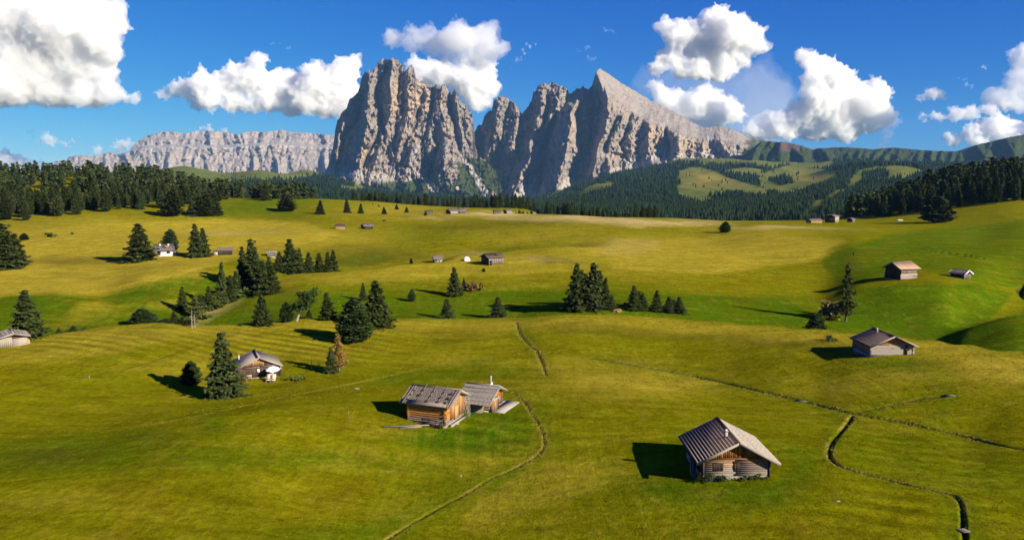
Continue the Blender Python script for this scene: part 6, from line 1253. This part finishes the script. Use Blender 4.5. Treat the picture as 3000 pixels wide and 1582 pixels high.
def cloud(label, D, lobes, seed, mat, base=None, sub=16, vox=5.0, disp=(24, -18, -11, 6), depth=.75, veil=True):
    rs = np.random.RandomState(seed); m = D / F; S = []
    for px, py, r in lobes:
        c = np.array([float(q) for q in at(px, py, D)]); c[1] += rs.normal(0, .35) * r * m * depth; S.append((c, r * m))
        for k in range(sub):
            a = rs.rand() * 6.283; z = rs.uniform(-.25, 1); q = math.sqrt(1 - z * z); rr = r * m * rs.uniform(.2, .46); p = c + np.array([math.cos(a) * q, math.sin(a) * q * depth, z]) * r * m * rs.uniform(.72, 1.0); S.append((p, rr))
            if rs.rand() < .7:
                a = rs.rand() * 6.283; z = rs.uniform(-.2, 1); q = math.sqrt(1 - z * z); S.append((p + np.array([math.cos(a) * q, math.sin(a) * q, z]) * rr * .95, rr * rs.uniform(.3, .5)))
    V = np.concatenate([ICV * r + c for c, r in S]); Fc = np.concatenate([ICF + len(ICV) * i for i in range(len(S))])
    if base is not None: zb = float(at(CX, base, D)[2]); w = V[:, 2] < zb; V[w, 2] = zb - .10 * (zb - V[w, 2])
    o0 = np.array([0, D, 0.]); me = mesh_from('cloud', (V - o0) / m, Fc, [], True); o = link('cloud', me, label=label, category='cloud'); o.location = o0; o.scale = (m, m, m)
    rm = o.modifiers.new('remesh', 'REMESH'); rm.mode = 'VOXEL'; rm.voxel_size = vox * 1.1; rm.use_smooth_shade = True
    for t, st in zip(CLOUD_TEX, disp):
        d = o.modifiers.new('billow', 'DISPLACE'); d.texture = t; d.strength = st; d.mid_level = .5 if st > 0 else .3; d.texture_coords = 'LOCAL'
    rm = o.modifiers.new('close', 'REMESH'); rm.mode = 'VOXEL'; rm.voxel_size = vox * .85; rm.use_smooth_shade = True
    for t, st in ((CLOUD_TEX[2], -min(10, 2.4 * vox)), (CLOUD_TEX[3], 5)): d = o.modifiers.new('frizz', 'DISPLACE'); d.texture = t; d.strength = st; d.mid_level = .5 if st > 0 else .3; d.texture_coords = 'LOCAL'
    dg = bpy.context.evaluated_depsgraph_get(); me2 = bpy.data.meshes.new_from_object(o.evaluated_get(dg)); o.modifiers.clear(); o.data = me2; bpy.data.meshes.remove(me); me2.name = 'cloud'; me2.materials.clear(); me2.materials.append(CM[mat]); n = len(me2.polygons)
    if veil:                                               # thin torn fringe around the dense body
        S2 = [(c + rs.normal(0, .25, 3) * r * (1, .6, .5), r * rs.uniform(.55, 1.12)) for c, r in S if rs.rand() < .55]; V = np.concatenate([ICV * r * (1.15, 1, .8) + c for c, r in S2]); Fc = np.concatenate([ICF + len(ICV) * i for i in range(len(S2))])
        if base is not None: w = V[:, 2] < zb; V[w, 2] = zb - .3 * (zb - V[w, 2])
        me = mesh_from('veil', (V - o0) / m, Fc, [], True); q = link('veil', me, o); rm = q.modifiers.new('remesh', 'REMESH'); rm.mode = 'VOXEL'; rm.voxel_size = vox * 1.35; rm.use_smooth_shade = True
        for t, st in zip((CLOUD_TEX[0], CLOUD_TEX[4], CLOUD_TEX[3]), (34, 30, 12)):
            d = q.modifiers.new('tear', 'DISPLACE'); d.texture = t; d.strength = st; d.mid_level = .56; d.texture_coords = 'LOCAL'
        rm = q.modifiers.new('close', 'REMESH'); rm.mode = 'VOXEL'; rm.voxel_size = vox * 1.3; rm.use_smooth_shade = True
        dg = bpy.context.evaluated_depsgraph_get(); me2 = bpy.data.meshes.new_from_object(q.evaluated_get(dg)); q.modifiers.clear(); q.data = me2; bpy.data.meshes.remove(me); me2.name = 'veil'; me2.materials.clear(); me2.materials.append(CM['veil']); n += len(me2.polygons)
    return n
NC = 0
for a in [
 ('huge ragged white cloud with grey base towering over the hill wood', 21000, [(-60,80,110),(60,60,110),(170,70,105),(270,55,75),(80,170,115),(210,175,100),(310,120,60),(20,240,95),(140,250,85),(250,262,62),(330,280,40),(400,296,26),(345,165,34),(280,215,52),(-80,230,120),(60,280,60),(170,285,50),(240,285,45)], 1, 'mid', 318, 20, 5.5),
 ('long white cloud bank between the pale plateau and the tall massif', 24000, [(482,275,26),(530,262,36),(600,250,46),(660,245,50),(720,228,55),(752,182,34),(770,172,24),(800,250,58),(860,262,58),(930,250,60),(995,222,52),(1030,195,38),(1010,285,62),(900,300,48),(780,296,44),(680,300,40),(570,300,30),(850,315,45),(960,310,48),(740,310,36),(620,305,34),(1020,320,40)], 2, 'dense', 350, 16, 4.6),
 ('grey cloud drifting above the tall massif', 19500, [(1150,112,34),(1205,120,46),(1275,132,54),(1345,122,54),(1415,105,46),(1450,80,28),(1460,150,36),(1400,168,48),(1330,178,42),(1250,92,28)], 3, 'thin', 205, 14, 4.6),
 ('bright white cloud rising behind the shoulder of the tall massif', 24000, [(1230,212,46),(1290,222,50),(1360,238,55),(1415,262,46),(1395,300,40),(1425,212,40)], 4, 'dense', 340, 16, 4.6),
 ('plump white cloud with grey base above the slab peak', 21500, [(1945,75,33),(1985,110,46),(2040,108,55),(2100,62,46),(2130,98,62),(2190,120,48),(2222,140,30),(2060,160,52),(1965,165,42),(1922,200,32),(2120,172,56),(2050,205,48),(2110,215,44),(1995,205,40),(2170,170,40)], 5, 'dense', 245, 16, 4.6),
 ('white cloud half hidden behind the slab peak', 25000, [(1920,258,32),(1980,290,40),(2040,312,54),(2100,322,52),(2062,272,32),(2150,335,40),(2000,335,48),(1945,300,40),(2080,345,50)], 6, 'mid', 385, 15, 4.6),
 ('tall sloping cumulus over the green ridge', 23000, [(2370,172,32),(2400,200,46),(2440,238,54),(2490,278,62),(2548,298,58),(2588,338,40),(2400,296,62),(2340,338,52),(2270,362,42),(2200,386,28),(2450,345,60),(2520,362,48),(2372,245,38),(2300,380,50),(2230,395,40),(2400,385,55),(2165,402,24),(2480,385,50),(2560,360,42)], 7, 'dense', 418, 16, 4.8),
 ('ragged white tail hanging from the sloping cumulus', 23500, [(2610,360,28),(2600,395,26),(2592,425,20),(2625,340,18)], 8, 'thin', None, 12, 4.0),
 ('little white puff floating beside the sloping cumulus', 22000, [(2700,287,18),(2730,276,24),(2765,287,16)], 9, 'mid', 300, 12, 3.6),
 ('flat grey-bottomed cloud strip near the green ridge', 20500, [(2715,350,20),(2750,342,26),(2800,335,30),(2850,330,30),(2900,322,26),(2950,308,22)], 10, 'mid', 366, 12, 4.0),
 ('white cumulus resting on the end of the green ridge', 25000, [(2795,412,30),(2850,392,36),(2910,372,40),(2970,372,36),(2940,402,40),(3030,390,50),(2880,420,34),(2985,420,40)], 11, 'dense', 445, 15, 4.6),
 ('hazy cloud tower cut by the picture edge above the hillside wood'.replace('cut by the picture edge ', ''), 21000, [(2995,170,42),(2968,232,36),(3020,250,60),(2905,285,24),(3060,190,70),(2940,290,36),(2990,310,40)], 12, 'thin', 350, 14, 4.6),
 ('tiny puff high beside the hazy cloud tower', 21000, [(2880,196,11),(2890,200,8)], 13, 'mid', None, 8, 3.0),
 ('small flat-bottomed cloud low above the hill wood', 20500, [(108,422,15),(145,413,21),(185,421,18),(212,415,12)], 14, 'mid', 432, 12, 3.6),
 ('wispy puff above the small flat-bottomed cloud', 24000, [(90,386,13),(78,392,8)], 15, 'thin', None, 8, 3.0),
 ('white cloud on the horizon behind the hill wood', 22500, [(15,470,36),(70,474,30),(112,486,20),(-40,480,40)], 16, 'mid', 515, 14, 4.6),
 ('bright puff peeping over the pale plateau', 22500, [(580,388,18),(620,380,20),(662,388,16)], 17, 'dense', 400, 12, 3.6),
 ('pale cloud behind the low end of the pale plateau', 22000, [(290,437,20),(340,430,24),(382,426,20),(420,430,22)], 18, 'mid', 462, 12, 4.0),
]:
    NC += cloud(*a)
NC += cloud('broad pale veil of mist between the slab peak and the sloping cumulus', 28500, [(1900,250,60),(1990,230,80),(2080,260,100),(2180,300,110),(2270,340,100),(2120,360,90),(2000,320,80),(2230,230,70)], 40, 'mist', None, 8, 8.0, (50, -10, -8, 6), 1.0, False)
def wisp(label, D, pts, spread, n, seed, mat):
    rs = np.random.RandomState(seed); p = np.array(pts, float); L = []
    for i in range(n):
        t = rs.rand(); x = np.interp(t, np.linspace(0, 1, len(p)), p[:, 0]); y = np.interp(t, np.linspace(0, 1, len(p)), p[:, 1]); k = 1 - .6 * abs(2 * t - 1)
        L.append((x + rs.normal(0, spread), y + rs.normal(0, spread * .5 * k), rs.uniform(3.5, 9.5) * k))
    return cloud(label, D, L, seed, mat, None, 3, 2.6, (16, -9, -5, 5), veil=False)
for a in [('thin slanting wisp beside the grey cloud', 22000, [(1490,205),(1535,155),(1578,112)], 9, 40, 19, 'mid'), ('faint streak above the long white bank', 23000, [(790,128),(835,136),(890,152)], 9, 26, 20, 'wisp'),
          ('faint puff low between the bank and the pale plateau', 24000, [(550,330),(600,326)], 7, 16, 21, 'wisp'), ('faint shreds high between the towers and the slab peak', 22000, [(1690,150),(1720,140),(1745,150)], 8, 22, 22, 'wisp'), ('three small faint puffs in a row high above the slab peak', 22000, [(1760,80),(1790,90),(1825,108)], 6, 20, 25, 'wisp'), ('soft rounded shred just above the slab peak tip', 22000, [(1715,178),(1750,168)], 7, 22, 26, 'thin'),
          ('thin shred beside the little white puff', 20500, [(2800,230),(2840,250),(2860,270)], 9, 22, 23, 'wisp')]:
    NC += wisp(*a)
print('clouds', NC, time.time() - T0)
# ------------------------------------------------------------------ air
def build_haze():
    x, y0, y1, z0, z1 = 26000., -2000., 17500., -263., 1300.
    bm = bmesh.new(); bmesh.ops.create_cube(bm, size=1.0); me = bpy.data.meshes.new('haze')
    for v in bm.verts: v.co = (v.co.x * 2 * x, (v.co.y + .5) * (y1 - y0) + y0, (v.co.z + .5) * (z1 - z0) + z0)
    bm.to_mesh(me); bm.free()
    k = N('haze_air'); v = k.n('VolumePrincipled', {'Color': (.26, .56, 1.0, 1), 'Density': 1.45e-5, 'Anisotropy': .0}); v.inputs['Density Attribute'].default_value = ''
    k.t.links.new(v.outputs[0], k.out.inputs['Volume']); me.materials.append(k.m)
    link('haze', me, kind='stuff', label='thin blue mountain haze filling the air', category='haze')
build_haze()
print('total', time.time() - T0)
